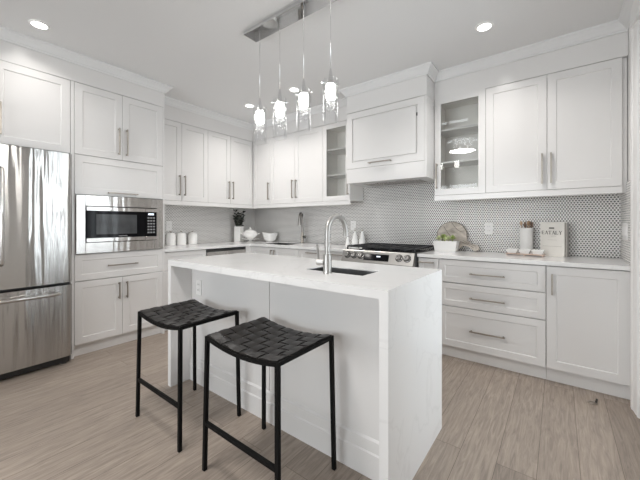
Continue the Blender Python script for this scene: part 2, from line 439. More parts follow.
# mosaic tile
b = B(); box(b, 0.0, 0.008, -1.828, -0.008, 0.91, 1.465); struct('trim_4', b, M['tileY'], 'mosaic backsplash beside the canisters')
b = B(); box(b, 0.0, 2.062, -0.008, 0.0, 0.91, 1.465); box(b, 2.062, 3.05, -0.008, 0, 0.91, 1.66); box(b, 3.05, XW, -0.008, 0, 0.91, 1.465)
struct('trim_5', b, M['tileX'], 'mosaic backsplash along the back wall')
b = B(); box(b, XW - 0.008, XW, -0.652, -0.008, 0.91, 1.50); struct('trim_6', b, M['tileY'], 'mosaic backsplash return beside the door casing')
# ground outside
struct('outside_ground', box(B(), 4.57, 9.0, -8.0, 2.0, -0.2, -0.1), M['outdoor'])

# ------------------------------------------------------------------ cabinet parts (local frame: x along the run, y into the wall, fronts at y = 0)
def rect(x0, x1, z0, z1, ins, y): return [(x0 + ins, y, z0 + ins), (x1 - ins, y, z0 + ins), (x1 - ins, y, z1 - ins), (x0 + ins, y, z1 - ins)]
def shaker(x0, x1, z0, z1, rail=0.06, t=0.02, rec=0.007):
    b = B()
    ring_solid(b, [rect(x0, x1, z0, z1, 0, t), rect(x0, x1, z0, z1, 0, 0.0015), rect(x0, x1, z0, z1, 0.0015, 0), rect(x0, x1, z0, z1, rail, 0), rect(x0, x1, z0, z1, rail + 0.004, rec)])
    return b
def slab(x0, x1, z0, z1, t=0.02):
    b = B(); box(b, x0, x1, 0, t, z0, z1, 0.0015); return b
def handle(parent, x, z, L, vertical):
    """square bar pull centred on (x, z)"""
    b = B(); h = L / 2; s = 0.0055
    if vertical:
        box(b, x - s, x + s, -0.036, -0.025, z - h, z + h, 0.0015)
        for q in (z - h + 0.012, z + h - 0.012): box(b, x - s, x + s, -0.026, 0.0, q - s, q + s)
    else:
        box(b, x - h, x + h, -0.036, -0.025, z - s, z + s, 0.0015)
        for q in (x - h + 0.012, x + h - 0.012): box(b, q - s, q + s, -0.026, 0.0, z - s, z + s)
    return obj('handle', b, M['nickel'], parent, 'slim brushed nickel bar handle')
def glass_door(root, x0, x1, z0, z1, rail=0.06, hx=None, hz=None, hL=0.25):
    b = B(); t = 0.02
    box(b, x0, x0 + rail, 0, t, z0, z1, 0.001); box(b, x1 - rail, x1, 0, t, z0, z1, 0.001)
    box(b, x0 + rail, x1 - rail, 0, t, z0, z0 + rail, 0.001); box(b, x0 + rail, x1 - rail, 0, t, z1 - rail, z1, 0.001)
    d = obj('door', b, M['lacquer'], root, 'white framed glass door')
    obj('glass_pane', box(B(), x0 + rail, x1 - rail, 0.008, 0.012, z0 + rail, z1 - rail), M['pane'], d, 'clear glass pane')
    if hx is not None: handle(d, hx, hz, hL, True)
    return d
def carcass(root, W_, D, z0, z1, m=None, top=True, name='carcass', holes=()):
    b = B(); t = 0.018; y0 = 0.0215
    box(b, 0, t, y0, D, z0, z1); box(b, W_ - t, W_, y0, D, z0, z1)
    box(b, t, W_ - t, y0, D, z0, z0 + t); box(b, t, W_ - t, D - 0.012, D, z0 + t, z1)
    if top: box(b, t, W_ - t, y0, D - 0.012, z1 - t, z1)
    return obj(name, b, m or M['lacquer'], root)
G = 0.0015
def fronts(root, specs):
    for s in specs:
        kind, x0, x1, z0, z1 = s[:5]; hd = s[5] if len(s) > 5 else None
        rail = s[6] if len(s) > 6 else 0.06
        if kind == 'glass':
            glass_door(root, x0 + G, x1 - G, z0 + G, z1 - G, rail, hd[0] if hd else None, hd[1] if hd else None, hd[2] if hd else 0)
            continue
        d = obj('drawer' if kind == 'drawer' else ('flap' if kind == 'flap' else 'door'), shaker(x0 + G, x1 - G, z0 + G, z1 - G, rail), M['lacquer'], root)
        if hd: handle(d, hd[0], hd[1], hd[2], hd[3])
def cab(name, label, cat, wall, a0, a1, front, zbase=0.0, group=None):
    """empty at the near bottom corner of the unit; x runs along the wall, y into it"""
    if wall == 'B': return thing(name, label, cat, (a0, -front, zbase), 0, group)
    return thing(name, label, cat, (front, a0, zbase), PI / 2, group)
def toe(root, W_, rec=0.05, h=0.105, D=0.6):
    obj('toe_kick', box(B(), 0, W_, rec, rec + 0.018, 0.0, h - 0.001), M['lacquer'], root)

# ---- fridge overhead cabinet  (left wall: y -3.60 .. -2.655)
r = cab('overhead_cabinet', 'white two-door cupboard above the stainless refrigerator', 'cabinet', 'A', -3.615, -2.658, 0.64, 1.805)
carcass(r, 0.957, 0.63, 0, 0.641)
fronts(r, [('door', 0, 0.478, 0, 0.641, (0.44, 0.19, 0.25, True)), ('door', 0.478, 0.957, 0, 0.641, (0.522, 0.19, 0.25, True))])
# ---- side panels of the fridge bay
for k, (y0, y1, lab) in enumerate(((-2.656, -2.632, 'tall white panel between refrigerator and microwave cabinet'), (-3.64, -3.616, 'tall white end panel on the far side of the refrigerator'))):
    p = obj('end_panel', box(B(), 0.002, 0.64, y0, y1, 0.0, 2.446, 0.001), M['lacquer']); tag(p, lab, 'panel')

# ---- tall microwave cabinet (y -2.63 .. -1.84)
r = cab('tall_cabinet', 'tall white cabinet housing the built-in microwave', 'cabinet', 'A', -2.630, -1.832, 0.64, 0.0)
WT = 0.798
b = B(); t = 0.018; D = 0.63
box(b, 0, t, 0.0215, D, 0.105, 2.446); box(b, WT - t, WT, 0.0, D, 0.0, 2.446)
box(b, t, WT - t, D - 0.012, D, 0.105, 2.446)
for z in (0.105, 0.900, 1.453, 1.800, 2.428): box(b, t, WT - t, 0.0215, D - 0.012, z, z + t)
obj('carcass', b, M['lacquer'], r)
toe(r, WT - 0.018)
xe = WT - t
xm = 0.385
fronts(r, [('door', 0, xm, 0.11, 0.673, (xm - 0.035, 0.545, 0.16, True)), ('door', xm, xe, 0.11, 0.673, (xm + 0.035, 0.545, 0.16, True)),
           ('drawer', 0, xe, 0.676, 0.917, (0.385, 0.795, 0.265, False), 0.055),
           ('flap', 0, xe, 1.452, 1.806, (0.385, 1.482, 0.265, False), 0.06),
           ('door', 0, xm, 1.809, 2.446, (xm - 0.035, 1.985, 0.26, True)), ('door', xm, xe, 1.809, 2.446, (xm + 0.035, 1.985, 0.26, True))])

# ---- microwave
r = cab('microwave_oven', 'built-in stainless microwave with black glass door and keypad', 'microwave', 'A', -2.622, -1.858, 0.662, 0.922)
Wm, Hm = 0.762, 0.526
b = B(); fw = 0.068; fz = 0.095
box(b, 0, fw, 0, 0.021, 0, Hm, 0.002); box(b, Wm - fw, Wm, 0, 0.021, 0, Hm, 0.002)
box(b, fw, Wm - fw, 0, 0.021, 0, fz, 0.001); box(b, fw, Wm - fw, 0, 0.021, Hm - fz, Hm, 0.001)
obj('trim_frame', b, M['steel'], r, 'brushed steel surround')
obj('body', box(B(), fw + 0.004, Wm - fw - 0.004, 0.022, 0.45, fz + 0.002, Hm - fz - 0.002), M['blackplastic'], r)
x0, x1 = fw + 0.004, Wm - fw - 0.004; xs = x1 - 0.115
d = obj('door', box(B(), x0, xs - 0.001, -0.012, 0.02, fz + 0.003, Hm - fz - 0.003, 0.002), M['mwglass'], r, 'black glass microwave door')
obj('viewing_window', box(B(), x0 + 0.075, xs - 0.08, -0.0128, -0.0115, fz + 0.075, Hm - fz - 0.075, 0.0), M['mwwindow'], d, 'grey tinted viewing window')
for z in (fz + 0.006, Hm - fz - 0.044): obj('door_strip', box(B(), x0, xs - 0.001, -0.0165, -0.012, z, z + 0.036, 0.001), M['steel'], d, 'steel strip across the door')
b = B()
for k in range(7): box(b, x0 + 0.26 + k * 0.011, x0 + 0.268 + k * 0.011, -0.0125, -0.0118, fz + 0.052, fz + 0.061)
obj('maker_mark', b, M['keys'], d, 'tiny pale maker mark')
cp = obj('control_panel', box(B(), xs + 0.001, x1, -0.012, 0.02, fz + 0.003, Hm - fz - 0.003, 0.002), M['mwglass'], r)
for z in (fz + 0.006, Hm - fz - 0.044): obj('panel_strip', box(B(), xs + 0.001, x1, -0.0165, -0.012, z, z + 0.036, 0.001), M['steel'], cp, 'steel strip on the control panel')
obj('display', box(B(), xs + 0.03, xs + 0.085, -0.0126, -0.0118, Hm - fz - 0.075, Hm - fz - 0.057), M['display'], cp, 'lit clock display')
b = B()
for i in range(3):
    for j in range(6):
        box(b, xs + 0.022 + i * 0.027, xs + 0.042 + i * 0.027, -0.0126, -0.0118, fz + 0.075 + j * 0.03, fz + 0.09 + j * 0.03)
obj('keypad', b, M['keys'], cp, 'grey touch keys')

# ---- refrigerator
FY = -3.612
r = cab('refrigerator', 'stainless french door refrigerator with bottom freezer drawer', 'refrigerator', 'A', FY, FY + 0.948, 0.745, 0.0)
WF = 0.948
def contour(x0, x1, t=0.07, rl=0.006, rr=0.03, bulge=0.010):
    """plan outline of a slightly bowed door with a soft outer edge"""
    pts = []
    nn = 60
    for i in range(nn + 1):
        s = i / nn; x = x0 + (x1 - x0) * s
        y = -bulge * (1 - (2 * s - 1) ** 2)
        dl, dr = x - x0, x1 - x
        if dl < rl: y += rl - math.sqrt(max(0, rl * rl - (rl - dl) ** 2))
        if dr < rr: y += rr - math.sqrt(max(0, rr * rr - (rr - dr) ** 2))
        pts.append((x, y))
    pts += [(x1, t), (x0, t)]
    return pts
obj('body', box(B(), 0.006, WF - 0.006, 0.076, 0.735, 0.03, 1.775, 0.004), M['darkgrey'], r, 'dark grey refrigerator body')
def fr_door(name, x0, x1, z0, z1, rl, rr):
    b = B(); prism(b, contour(x0, x1, 0.07, rl, rr), z0, z1)
    for f in b.faces: f.smooth = True
    o = obj(name, b, M['fridge'], r)
    return o
xc = WF / 2
dl = fr_door('door', 0.003, xc - 0.0025, 0.698, 1.782, 0.03, 0.006)
dr = fr_door('door', xc + 0.0025, WF - 0.003, 0.698, 1.782, 0.006, 0.03)
fz_ = fr_door('freezer_drawer', 0.003, WF - 0.003, 0.075, 0.675, 0.03, 0.03)
def fr_handle(d, sgn, x):
    b = B()
    pts = [(x, -0.012, 0.885), (x, -0.052, 0.90), (x, -0.060, 0.94), (x, -0.062, 1.24), (x, -0.060, 1.55), (x, -0.052, 1.59), (x, -0.012, 1.605)]
    tube(b, pts, 0.013, 10)
    obj('handle', b, M['steel'], d, 'curved steel door handle')
fr_handle(dl, -1, xc - 0.036); fr_handle(dr, 1, xc + 0.036)
b = B()
pts = [(0.10, -0.006, 0.617), (0.105, -0.050, 0.617), (0.15, -0.058, 0.617), (WF / 2, -0.062, 0.617), (WF - 0.15, -0.058, 0.617), (WF - 0.105, -0.050, 0.617), (WF - 0.10, -0.006, 0.617)]
tube(b, pts, 0.014, 10); obj('handle', b, M['steel'], fz_, 'long steel freezer handle')
obj('kick_grille', box(B(), 0.01, WF - 0.012, 0.05, 0.085, 0.012, 0.072, 0.002), M['blackplastic'], r, 'black toe grille')
for x in (0.05, WF - 0.05):
    bb = B(); cyl(bb, (x, 0.068, 0), (x, 0.068, 0.012), 0.018); obj('foot', bb, M['blackplastic'], r)
bd = obj('badge', box(B(), WF - 0.108, WF - 0.062, 0.001, 0.006, 1.675, 1.70, 0.002), M['chrome'], dr, 'small silver maker badge')
ee = B(); ellipsoid(ee, (WF - 0.085, 0.002, 1.648), (0.018, 0.004, 0.013)); obj('emblem', ee, M['blackplastic'], dr, 'small dark oval emblem')

# ---- wall cabinets on the left wall (y -1.83 .. -0.33), doors at x = .33
def upper(name, label, wall, a0, a1, specs, z0=1.47, z1=2.432, front=0.33, rail_len=None, group=None, glass=False):
    r = cab(name, label, 'cabinet', wall, a0, a1, front, z0, group)
    Wd = a1 - a0
    carcass(r, Wd, front - 0.0095, 0, z1 - z0, M['interior'] if glass else None)
    fronts(r, [(k, x0 - a0, x1 - a0, 0, z1 - z0, ((h[0] - a0, h[1] - z0, 0.25, True) if h else None)) for k, x0, x1, h in specs])
    rl = rail_len or (0, Wd)
    obj('light_rail', box(B(), rl[0], rl[1], 0.0, 0.02, -0.052, -0.002, 0.001), M['lacquer'], r, 'white rail under the doors')
    return r
zh = 1.66
upper('wall_cabinet', 'white two-door wall cabinet above the three canisters', 'A', -1.828, -1.10, [('door', -1.828, -1.465, (-1.50, zh)), ('door', -1.465, -1.10, (-1.432, zh))])
upper('wall_cabinet', 'white two-door wall cabinet above the black-leafed plant', 'A', -1.10, -0.334, [('door', -1.10, -0.74, (-0.775, zh)), ('door', -0.74, -0.334, (-0.707, zh))], rail_len=(0, 0.766))
upper('wall_cabinet', 'narrow single-door white wall cabinet in the corner above the porcelain bowl', 'B', 0.333, 0.71, [('door', 0.333, 0.71, (0.68, zh))])
upper('wall_cabinet', 'white two-door wall cabinet above the back sink faucet', 'B', 0.71, 1.655, [('door', 0.71, 1.183, (1.15, zh)), ('door', 1.183, 1.655, (1.216, zh))])
def glass_cab(label, a0, a1, hx, hinge_side):
    r = upper('glass_cabinet', label, 'B', a0, a1, [('glass', a0, a1, (hx, zh))], glass=True)
    for z in (0.325, 0.645):
        obj('shelf', box(B(), 0.0185, a1 - a0 - 0.0185, 0.03, 0.30, z - 0.009, z + 0.009), M['lacquer'], r)
    for z in (0.11, 0.85):
        x = 0.019 if hinge_side < 0 else a1 - a0 - 0.019 - 0.014
        obj('hinge', box(B(), x, x + 0.014, 0.025, 0.06, z - 0.012, z + 0.012), M['blackplastic'], r, 'small dark door hinge')
    return r
glass_cab('empty glass-door wall cabinet with two shelves at the sink side of the hood', 1.655, 2.062, 2.04, -1)
glass_cab('empty glass-door wall cabinet above the round wooden board', 3.052, 3.512, 3.078, 1)
upper('wall_cabinet', 'wide two-door white wall cabinet above the cookbooks and utensil crock', 'B', 3.512, 4.418, [('door', 3.512, 3.966, (3.932, 1.645)), ('door', 3.966, 4.418, (3.992, 1.645))], z1=2.422)
p = obj('filler_strip', box(B(), 4.42, 4.446, -0.30, -0.0095, 1.42, 2.422), M['lacquer']); tag(p, 'narrow white filler between last wall cabinet and tiled side wall', 'filler')

# ---- range hood cover
r = cab('range_hood', 'white boxed range hood cover with lift-up panel over the gas range', 'hood', 'B', 2.157, 3.048, 0.55, 1.635)
Wh = 0.891
b = B(); t = 0.02
box(b, 0, t, 0.021, 0.541, 0, 0.775); box(b, Wh - t, Wh, 0.0, 0.541, 0, 0.775)
box(b, t, Wh - t, 0.521, 0.541, 0.03, 0.775); box(b, t, Wh - t, 0.021, 0.52, 0.755, 0.775)
obj('carcass', b, M['lacquer'], r)
obj('apron', box(B(), 0, Wh - t - 0.001, 0.0, 0.02, 0.0, 0.155, 0.0015), M['lacquer'], r, 'plain white apron board')
x0, x1, z0, z1 = 0.003, Wh - t - 0.002, 0.158, 0.773
b = B(); rl = 0.066
ring_solid(b, [rect(x0, x1, z0, z1, 0, 0.02), rect(x0, x1, z0, z1, 0, 0.0015), rect(x0, x1, z0, z1, 0.0015, 0), rect(x0, x1, z0, z1, rl, 0), rect(x0, x1, z0, z1, rl, 0.018), rect(x0, x1, z0, z1, rl + 0.017, 0.018), rect(x0, x1, z0, z1, rl + 0.017, 0.004), rect(x0, x1, z0, z1, rl + 0.0185, 0.003)])
d = obj('lift_panel', b, M['lacquer'], r, 'white lift-up panel with a deep groove')
handle(d, 0.41, 0.197, 0.26, False)
obj('hinge', box(B(), x1 - rl - 0.013, x1 - rl - 0.001, 0.004, 0.013, 0.60, 0.63), M['blackplastic'], d, 'small dark catch in the groove')
ins = obj('hood_insert', box(B(), 0.021, Wh - 0.021, 0.0215, 0.52, 0.003, 0.028, 0.001), M['lacquer'], r, 'white underside board of the hood')
for k in range(2):
    obj('grease_filter', box(B(), 0.12 + k * 0.33, 0.44 + k * 0.33, 0.16, 0.40, -0.001, 0.0025, 0.001), M['steel'], ins, 'steel grease filter')

# ---- base cabinets
ZT = 0.879      # underside of the worktops
def base(name, label, wall, a0, a1, specs, front=0.615, group=None):
    r = cab(name, label, 'cabinet', wall, a0, a1, front, 0.0, group)
    Wd = a1 - a0
    carcass(r, Wd, front - 0.003, 0.106, ZT - 0.001, top=False)
    toe(r, Wd)
    fronts(r, [(k, x0 - a0, x1 - a0, z0, z1, ((h[0] - a0, h[1], h[2], h[3]) if h else None), rl) for k, x0, x1, z0, z1, h, rl in specs])
    return r
base('base_cabinet', 'white base cabinet below the canisters, between tall cabinet and dishwasher', 'A', -1.828, -1.312,
     [('drawer', -1.828, -1.312, 0.672, 0.874, (-1.57, 0.775, 0.2, False), 0.05), ('door', -1.828, -1.312, 0.108, 0.669, (-1.36, 0.56, 0.16, True), 0.06)])
# dishwasher
r = cab('dishwasher', 'stainless dishwasher with black control strip under the counter', 'dishwasher', 'A', -1.308, -0.702, 0.618, 0.0)
obj('body', box(B(), 0.004, 0.602, 0.045, 0.58, 0.02, 0.868), M['darkgrey'], r)
obj('control_strip', box(B(), 0.004, 0.602, 0.002, 0.044, 0.842, 0.872, 0.002), M['blackplastic'], r, 'black control strip')
d = obj('door', box(B(), 0.004, 0.602, 0.0, 0.044, 0.11, 0.838, 0.003), M['steel'], r, 'brushed steel door')
obj('kick_plate', box(B(), 0.004, 0.602, 0.06, 0.075, 0.0, 0.104), M['blackplastic'], r)
p = obj('corner_filler', box(box(B(), 0.597, 0.615, -0.700, -0.617, 0.0, ZT - 0.002), 0.597, 0.639, -0.617, -0.599, 0.0, ZT - 0.002), M['lacquer']); tag(p, 'white corner filler beside the dishwasher', 'filler')
base('sink_cabinet', 'white two-door base cabinet under the back sink', 'B', 0.62, 1.50,
     [('door', 0.64, 1.065, 0.108, 0.874, (1.036, 0.765, 0.16, True), 0.06), ('door', 1.065, 1.50, 0.108, 0.874, (1.094, 0.765, 0.16, True), 0.06)])
base('drawer_cabinet', 'white drawer cabinet beside the back sink cabinet', 'B', 1.50, 1.92,
     [('drawer', 1.50, 1.92, 0.66, 0.874, (1.71, 0.842, 0.16, False), 0.05), ('drawer', 1.50, 1.92, 0.39, 0.657, (1.71, 0.55, 0.16, False), 0.05), ('drawer', 1.50, 1.92, 0.108, 0.387, (1.71, 0.28, 0.16, False), 0.05)])
base('drawer_cabinet', 'narrow white drawer cabinet touching the sink side of the range', 'B', 1.92, 2.188,
     [('drawer', 1.92, 2.188, 0.66, 0.874, (2.08, 0.842, 0.16, False), 0.05), ('door', 1.92, 2.188, 0.108, 0.657, (2.15, 0.56, 0.16, True), 0.05)])
base('pullout_cabinet', 'slim white pull-out cabinet between the range and the three-drawer cabinet', 'B', 2.992, 3.178,
     [('door', 2.992, 3.178, 0.108, 0.874, (3.07, 0.835, 0.145, False), 0.04)])
base('drawer_cabinet', 'wide white cabinet with three drawers under the planter and outlet', 'B', 3.18, 3.966,
     [('drawer', 3.18, 3.966, 0.671, 0.874, (3.57, 0.763, 0.262, False), 0.05), ('drawer', 3.18, 3.966, 0.464, 0.668, (3.57, 0.556, 0.262, False), 0.05), ('drawer', 3.18, 3.966, 0.108, 0.461, (3.57, 0.277, 0.262, False), 0.055)])
base('base_cabinet', 'single-door white base cabinet under the cookbooks beside the door casing', 'B', 3.968, 4.43,
     [('door', 3.968, 4.425, 0.108, 0.874, (4.003, 0.742, 0.155, True), 0.06)])

# ---- worktops
SX0, SX1, SY0, SY1 = 0.74, 1.22, -0.53, -0.17
b = B(); za, zb = 0.88, 0.91
box(b, 0.009, 0.64, -1.828, -0.64, za, zb)
box(b, 0.009, SX0, -0.64, -0.009, za, zb); box(b, SX1, 2.19, -0.64, -0.009, za, zb); box(b, SX0, SX1, -0.64, SY0, za, zb); box(b, SX0, SX1, SY1, -0.009, za, zb)
wt = obj('corner_worktop', b, M['quartz']); tag(wt, 'L-shaped white quartz worktop in the corner holding the canisters', 'worktop')
wt2 = obj('side_worktop', box(B(), 2.99, XW - 0.009, -0.64, -0.009, za, zb, 0.0015), M['quartz']); tag(wt2, 'white quartz worktop beside the range holding planter and cookbooks', 'worktop')
def basin(name, x0, x1, y0, y1, ztop, depth, t=0.0015):
    b = B()
    e = 0.001
    def rr(ins, z): return [(x0 + ins, y0 + ins, z), (x1 - ins, y0 + ins, z), (x1 - ins, y1 - ins, z), (x0 + ins, y1 - ins, z)]
    # outer shell, rim inside the cut-out, inner shell
    ring_solid(b, [rr(0.001, ztop - depth), rr(0.001, ztop), rr(0.004, ztop), rr(0.006, ztop - depth + 0.012), rr(0.015, ztop - depth + 0.004)])
    return b
sk = thing('undermount_sink', 'steel sink set into the corner worktop below the back faucet', 'sink', (0, 0, 0))
obj('basin', basin('basin', SX0, SX1, SY0, SY1, zb - 0.005, 0.225), M['sinksteel'], sk)
bb = B(); lathe(bb, [(0.04, zb - 0.226), (0.04, zb - 0.222), (0.03, zb - 0.222), (0.0, zb - 0.224)], (SX0 + SX1) / 2, (SY0 + SY1) / 2, 24); obj('drain', bb, M['chrome'], sk)

# ---- island
IX0, IX1, IY0, IY1, IZ = 1.75, 3.50, -2.36, -1.636, 0.925
KX0, KX1, KY0, KY1 = 2.865, 3.243, -2.112, -1.925     # island sink cut-out
r = thing('island_worktop', 'white quartz island worktop with waterfall ends to the floor', 'worktop', ((IX0 + IX1) / 2, (IY0 + IY1) / 2, 0))
ox, oy = r.location.x, r.location.y
b = B(); zu = IZ - 0.04
def ib(x0, x1, y0, y1, z0, z1): box(b, x0 - ox, x1 - ox, y0 - oy, y1 - oy, z0, z1)
ib(IX0, KX0, IY0, IY1, zu, IZ); ib(KX1, IX1, IY0, IY1, zu, IZ); ib(KX0, KX1, IY0, KY0, zu, IZ); ib(KX0, KX1, KY1, IY1, zu, IZ)
obj('top_slab', b, M['quartz'], r)
for x0 in (IX0, IX1 - 0.04):
    obj('waterfall_end', box(B(), x0 - ox, x0 + 0.04 - ox, IY0 - oy, IY1 - oy, 0.0, zu), M['quartz'], r)
r = thing('island_cabinet', 'white panelled island cabinet behind the two bar stools', 'cabinet', (IX0 + 0.041, -2.198, 0))
Wi = IX1 - IX0 - 0.082; Di = 0.54
b = B(); t = 0.018
box(b, 0, t, 0.021, Di, 0.0, zu - 0.001); box(b, Wi - t, Wi, 0.021, Di, 0, zu - 0.001); box(b, t, Wi - t, Di - t, Di, 0, zu - 0.001); box(b, t, Wi - t, 0.021, Di - t, 0.1, 0.118)
box(b, 0.85, 0.868, 0.021, Di - t, 0.118, zu - 0.001)
obj('carcass', b, M['lacquer'], r)
for x0, x1 in ((0.0, 0.858), (0.8605, Wi)):
    obj('back_panel', slab(x0 + 0.001, x1 - 0.001, 0.05, zu - 0.002), M['lacquer'], r, 'flat white panel facing the stools')
b = B(); prof = [(0.0185, 0.0), (-0.016, 0.0), (-0.016, 0.114), (-0.010, 0.121), (-0.010, 0.172), (0.0, 0.182), (0.0, 0.049), (0.0185, 0.049)]
ring_solid(b, [[(0.0, y, z) for y, z in prof], [(Wi, y, z) for y, z in prof]])
obj('plinth', b, M['lacquer'], r, 'stepped white base moulding')
for k in range(3):
    x0 = 0.003 + k * (Wi - 0.006) / 3; x1 = x0 + (Wi - 0.006) / 3 - 0.003
    bb = shaker(x0, x1, 0.125, zu - 0.004, 0.06, 0.02)
    for v in bb.verts: v.co.y = Di + 0.021 - v.co.y
    dd = obj('door', bb, M['lacquer'], r)
# island sink
sk = thing('undermount_sink', 'small steel prep sink in the island worktop beside its faucet', 'sink', (0, 0, 0))
obj('basin', basin('basin', KX0, KX1, KY0, KY1, IZ - 0.005, 0.20), M['sinksteel'], sk)
bb = B(); lathe(bb, [(0.04, IZ - 0.201), (0.04, IZ - 0.197), (0.03, IZ - 0.197), (0.0, IZ - 0.199)], (KX0 + KX1) / 2, (KY0 + KY1) / 2, 24); obj('drain', bb, M['chrome'], sk)
# island faucet
def arc(c, r, a0, a1, n, d):
    """arc in the vertical plane of horizontal direction d"""
    return [(c[0] + d[0] * r * math.cos(a0 + (a1 - a0) * i / n), c[1] + d[1] * r * math.cos(a0 + (a1 - a0) * i / n), c[2] + r * math.sin(a0 + (a1 - a0) * i / n)) for i in range(n + 1)]
r = thing('kitchen_faucet', 'tall nickel gooseneck faucet on the island worktop', 'faucet', (3.047, -2.148, IZ))
b = B(); lathe(b, [(0.024, 0), (0.024, 0.004), (0.0225, 0.006), (0.0225, 0.098), (0.021, 0.102), (0.0, 0.102)], 0, 0, 28); obj('base', b, M['faucet'], r)
d = (0.02, 1.0); rad = 0.088
b = B(); pts = [(0, 0, 0.098), (0, 0, 0.16), (0, 0, 0.205)] + [(p[0] + d[0] * rad, p[1] + d[1] * rad, p[2]) for p in arc((0, 0, 0.220), rad, PI, 0, 22, d)] + [(2 * rad * d[0], 2 * rad * d[1], 0.20)]
tube(b, pts, 0.0152, 16); obj('spout', b, M['faucet'], r)
b = B(); cyl(b, (2 * rad * d[0], 2 * rad * d[1], 0.207), (2 * rad * d[0], 2 * rad * d[1], 0.192), 0.0162); obj('aerator', b, M['faucet'], r)
b = B(); cyl(b, (-0.02, -0.004, 0.058), (-0.062, -0.012, 0.058), 0.017, 20); hb = obj('lever_hub', b, M['faucet'], r)
b = B(); tube(b, [(-0.052, -0.010, 0.062), (-0.056, -0.012, 0.10), (-0.058, -0.014, 0.155)], 0.006, 10); obj('lever', b, M['faucet'], hb)
# back faucet
r = thing('kitchen_faucet', 'pull-down faucet behind the back sink under the wall cabinets', 'faucet', (1.135, -0.115, 0.91))
b = B(); lathe(b, [(0.028, 0), (0.028, 0.006), (0.024, 0.01), (0.022, 0.12), (0.017, 0.16), (0.016, 0.16), (0.0, 0.16)], 0, 0, 24); obj('base', b, M['nickel'], r)
d = (0.38, -0.92); rad = 0.062
b = B(); pts = [(0, 0, 0.15), (0, 0, 0.30), (0, 0, 0.345)] + [(p[0] + d[0] * rad, p[1] + d[1] * rad, p[2]) for p in arc((0, 0, 0.36), rad, PI, 0.15, 16, d)]
tube(b, pts, 0.0175, 14); obj('spout', b, M['darknickel'], r)
b = B(); e = (2 * rad * d[0], 2 * rad * d[1]); tube(b, [(e[0], e[1], 0.375), (e[0] * 1.02, e[1] * 1.02, 0.33), (e[0] * 1.03, e[1] * 1.03, 0.25)], 0.015, 14, radii=[0.019, 0.022, 0.026]); obj('spray_head', b, M['darknickel'], r)
b = B(); cyl(b, (0.018, 0, 0.09), (0.055, -0.01, 0.09), 0.017); hb = obj('lever_hub', b, M['blackplastic'], r)
b = B(); tube(b, [(0.05, -0.01, 0.09), (0.075, -0.02, 0.11)], 0.008, 10); obj('lever', b, M['nickel'], hb)

# ---- gas range
r = thing('gas_range', 'stainless slide-in gas range with black grates under the hood', 'range', (2.198, -0.66, 0))
Wr = 0.782
obj('body', box(B(), 0.001, Wr - 0.001, 0.0, 0.64, 0.02, 0.905), M['darkgrey'], r, 'dark range body')
obj('cooktop', box(B(), 0.0, Wr, 0.0, 0.645, 0.906, 0.918, 0.003), M['blackglass'], r, 'black cooktop')
b = B(); prof = [(0.0, 0.79), (-0.058, 0.79), (-0.066, 0.80), (-0.022, 0.905), (-0.012, 0.915), (0.0, 0.915)]
ring_solid(b, [[(0.0, y, z) for y, z in prof], [(Wr, y, z) for y, z in prof]])
cp = obj('control_panel', b, M['panelsteel'], r, 'sloping steel control panel')
sl = Vector((0, -0.105, -0.044)).normalized(); nrm = Vector((0, -0.105, 0.044)).normalized()
def on_panel(x, z):
    s = (0.905 - z) / 0.105; return Vector((x, -0.022 - 0.044 * s, z))
for x in (0.066, 0.146, 0.226, 0.640, 0.720):
    c = on_panel(x, 0.862); b = B()
    tube(b, [c, c + nrm * 0.006, c + nrm * 0.007, c + nrm * 0.030, c + nrm * 0.034], 0.02, 22, radii=[0.031, 0.031, 0.027, 0.025, 0.018])
    k = obj('knob', b, M['knobsteel'], cp, 'round steel burner knob')
    b = B(); q = c + nrm * 0.034; tube(b, [q - Vector((0, 0.0, 0.013)), q + Vector((0, 0.002, 0.013))], 0.003, 8); obj('pointer', b, M['blackplastic'], k)
    b = B(); tube(b, [c + nrm * 0.0005, c + nrm * 0.003], 0.037, 24); obj('bezel', b, M['blackplastic'], k, 'dark ring behind the knob')
b = B(); c0, c1 = on_panel(0.27, 0.885), on_panel(0.27, 0.822)
for (xx0, xx1, off, m_, nm, pa) in ((0.262, 0.535, 0.002, 'blackglass', 'display', cp),):
    b = B()
    ring_solid(b, [[Vector((xx0, *c0.yz)), Vector((xx1, *c0.yz)), Vector((xx1, *c1.yz)), Vector((xx0, *c1.yz))], [Vector((xx0, *c0.yz)) + nrm * off, Vector((xx1, *c0.yz)) + nrm * off, Vector((xx1, *c1.yz)) + nrm * off, Vector((xx0, *c1.yz)) + nrm * off]])
    dp = obj('display', b, M['mwglass'], cp, 'black glass touch display')
    b = B(); q = on_panel(0.40, 0.868) + nrm * 0.0025; q2 = on_panel(0.40, 0.858) + nrm * 0.0025
    ring_solid(b, [[Vector((0.405, *q.yz)), Vector((0.445, *q.yz)), Vector((0.445, *q2.yz)), Vector((0.405, *q2.yz))], [Vector((0.405, *q.yz)) + nrm * .001, Vector((0.445, *q.yz)) + nrm * .001, Vector((0.445, *q2.yz)) + nrm * .001, Vector((0.405, *q2.yz)) + nrm * .001]])
    obj('clock', b, M['display'], dp, 'lit white clock digits')
d = obj('oven_door', box(B(), 0.004, Wr - 0.004, -0.045, -0.001, 0.20, 0.772, 0.004), M['steel'], r)
obj('oven_window', box(B(), 0.12, Wr - 0.12, -0.047, -0.044, 0.32, 0.62, 0.001), M['blackglass'], d)
b = B(); tube(b, [(0.06, -0.044, 0.715), (0.06, -0.09, 0.715), (0.09, -0.10, 0.715), (Wr - 0.09, -0.10, 0.715), (Wr - 0.06, -0.09, 0.715), (Wr - 0.06, -0.044, 0.715)], 0.012, 10); obj('handle', b, M['steel'], d)
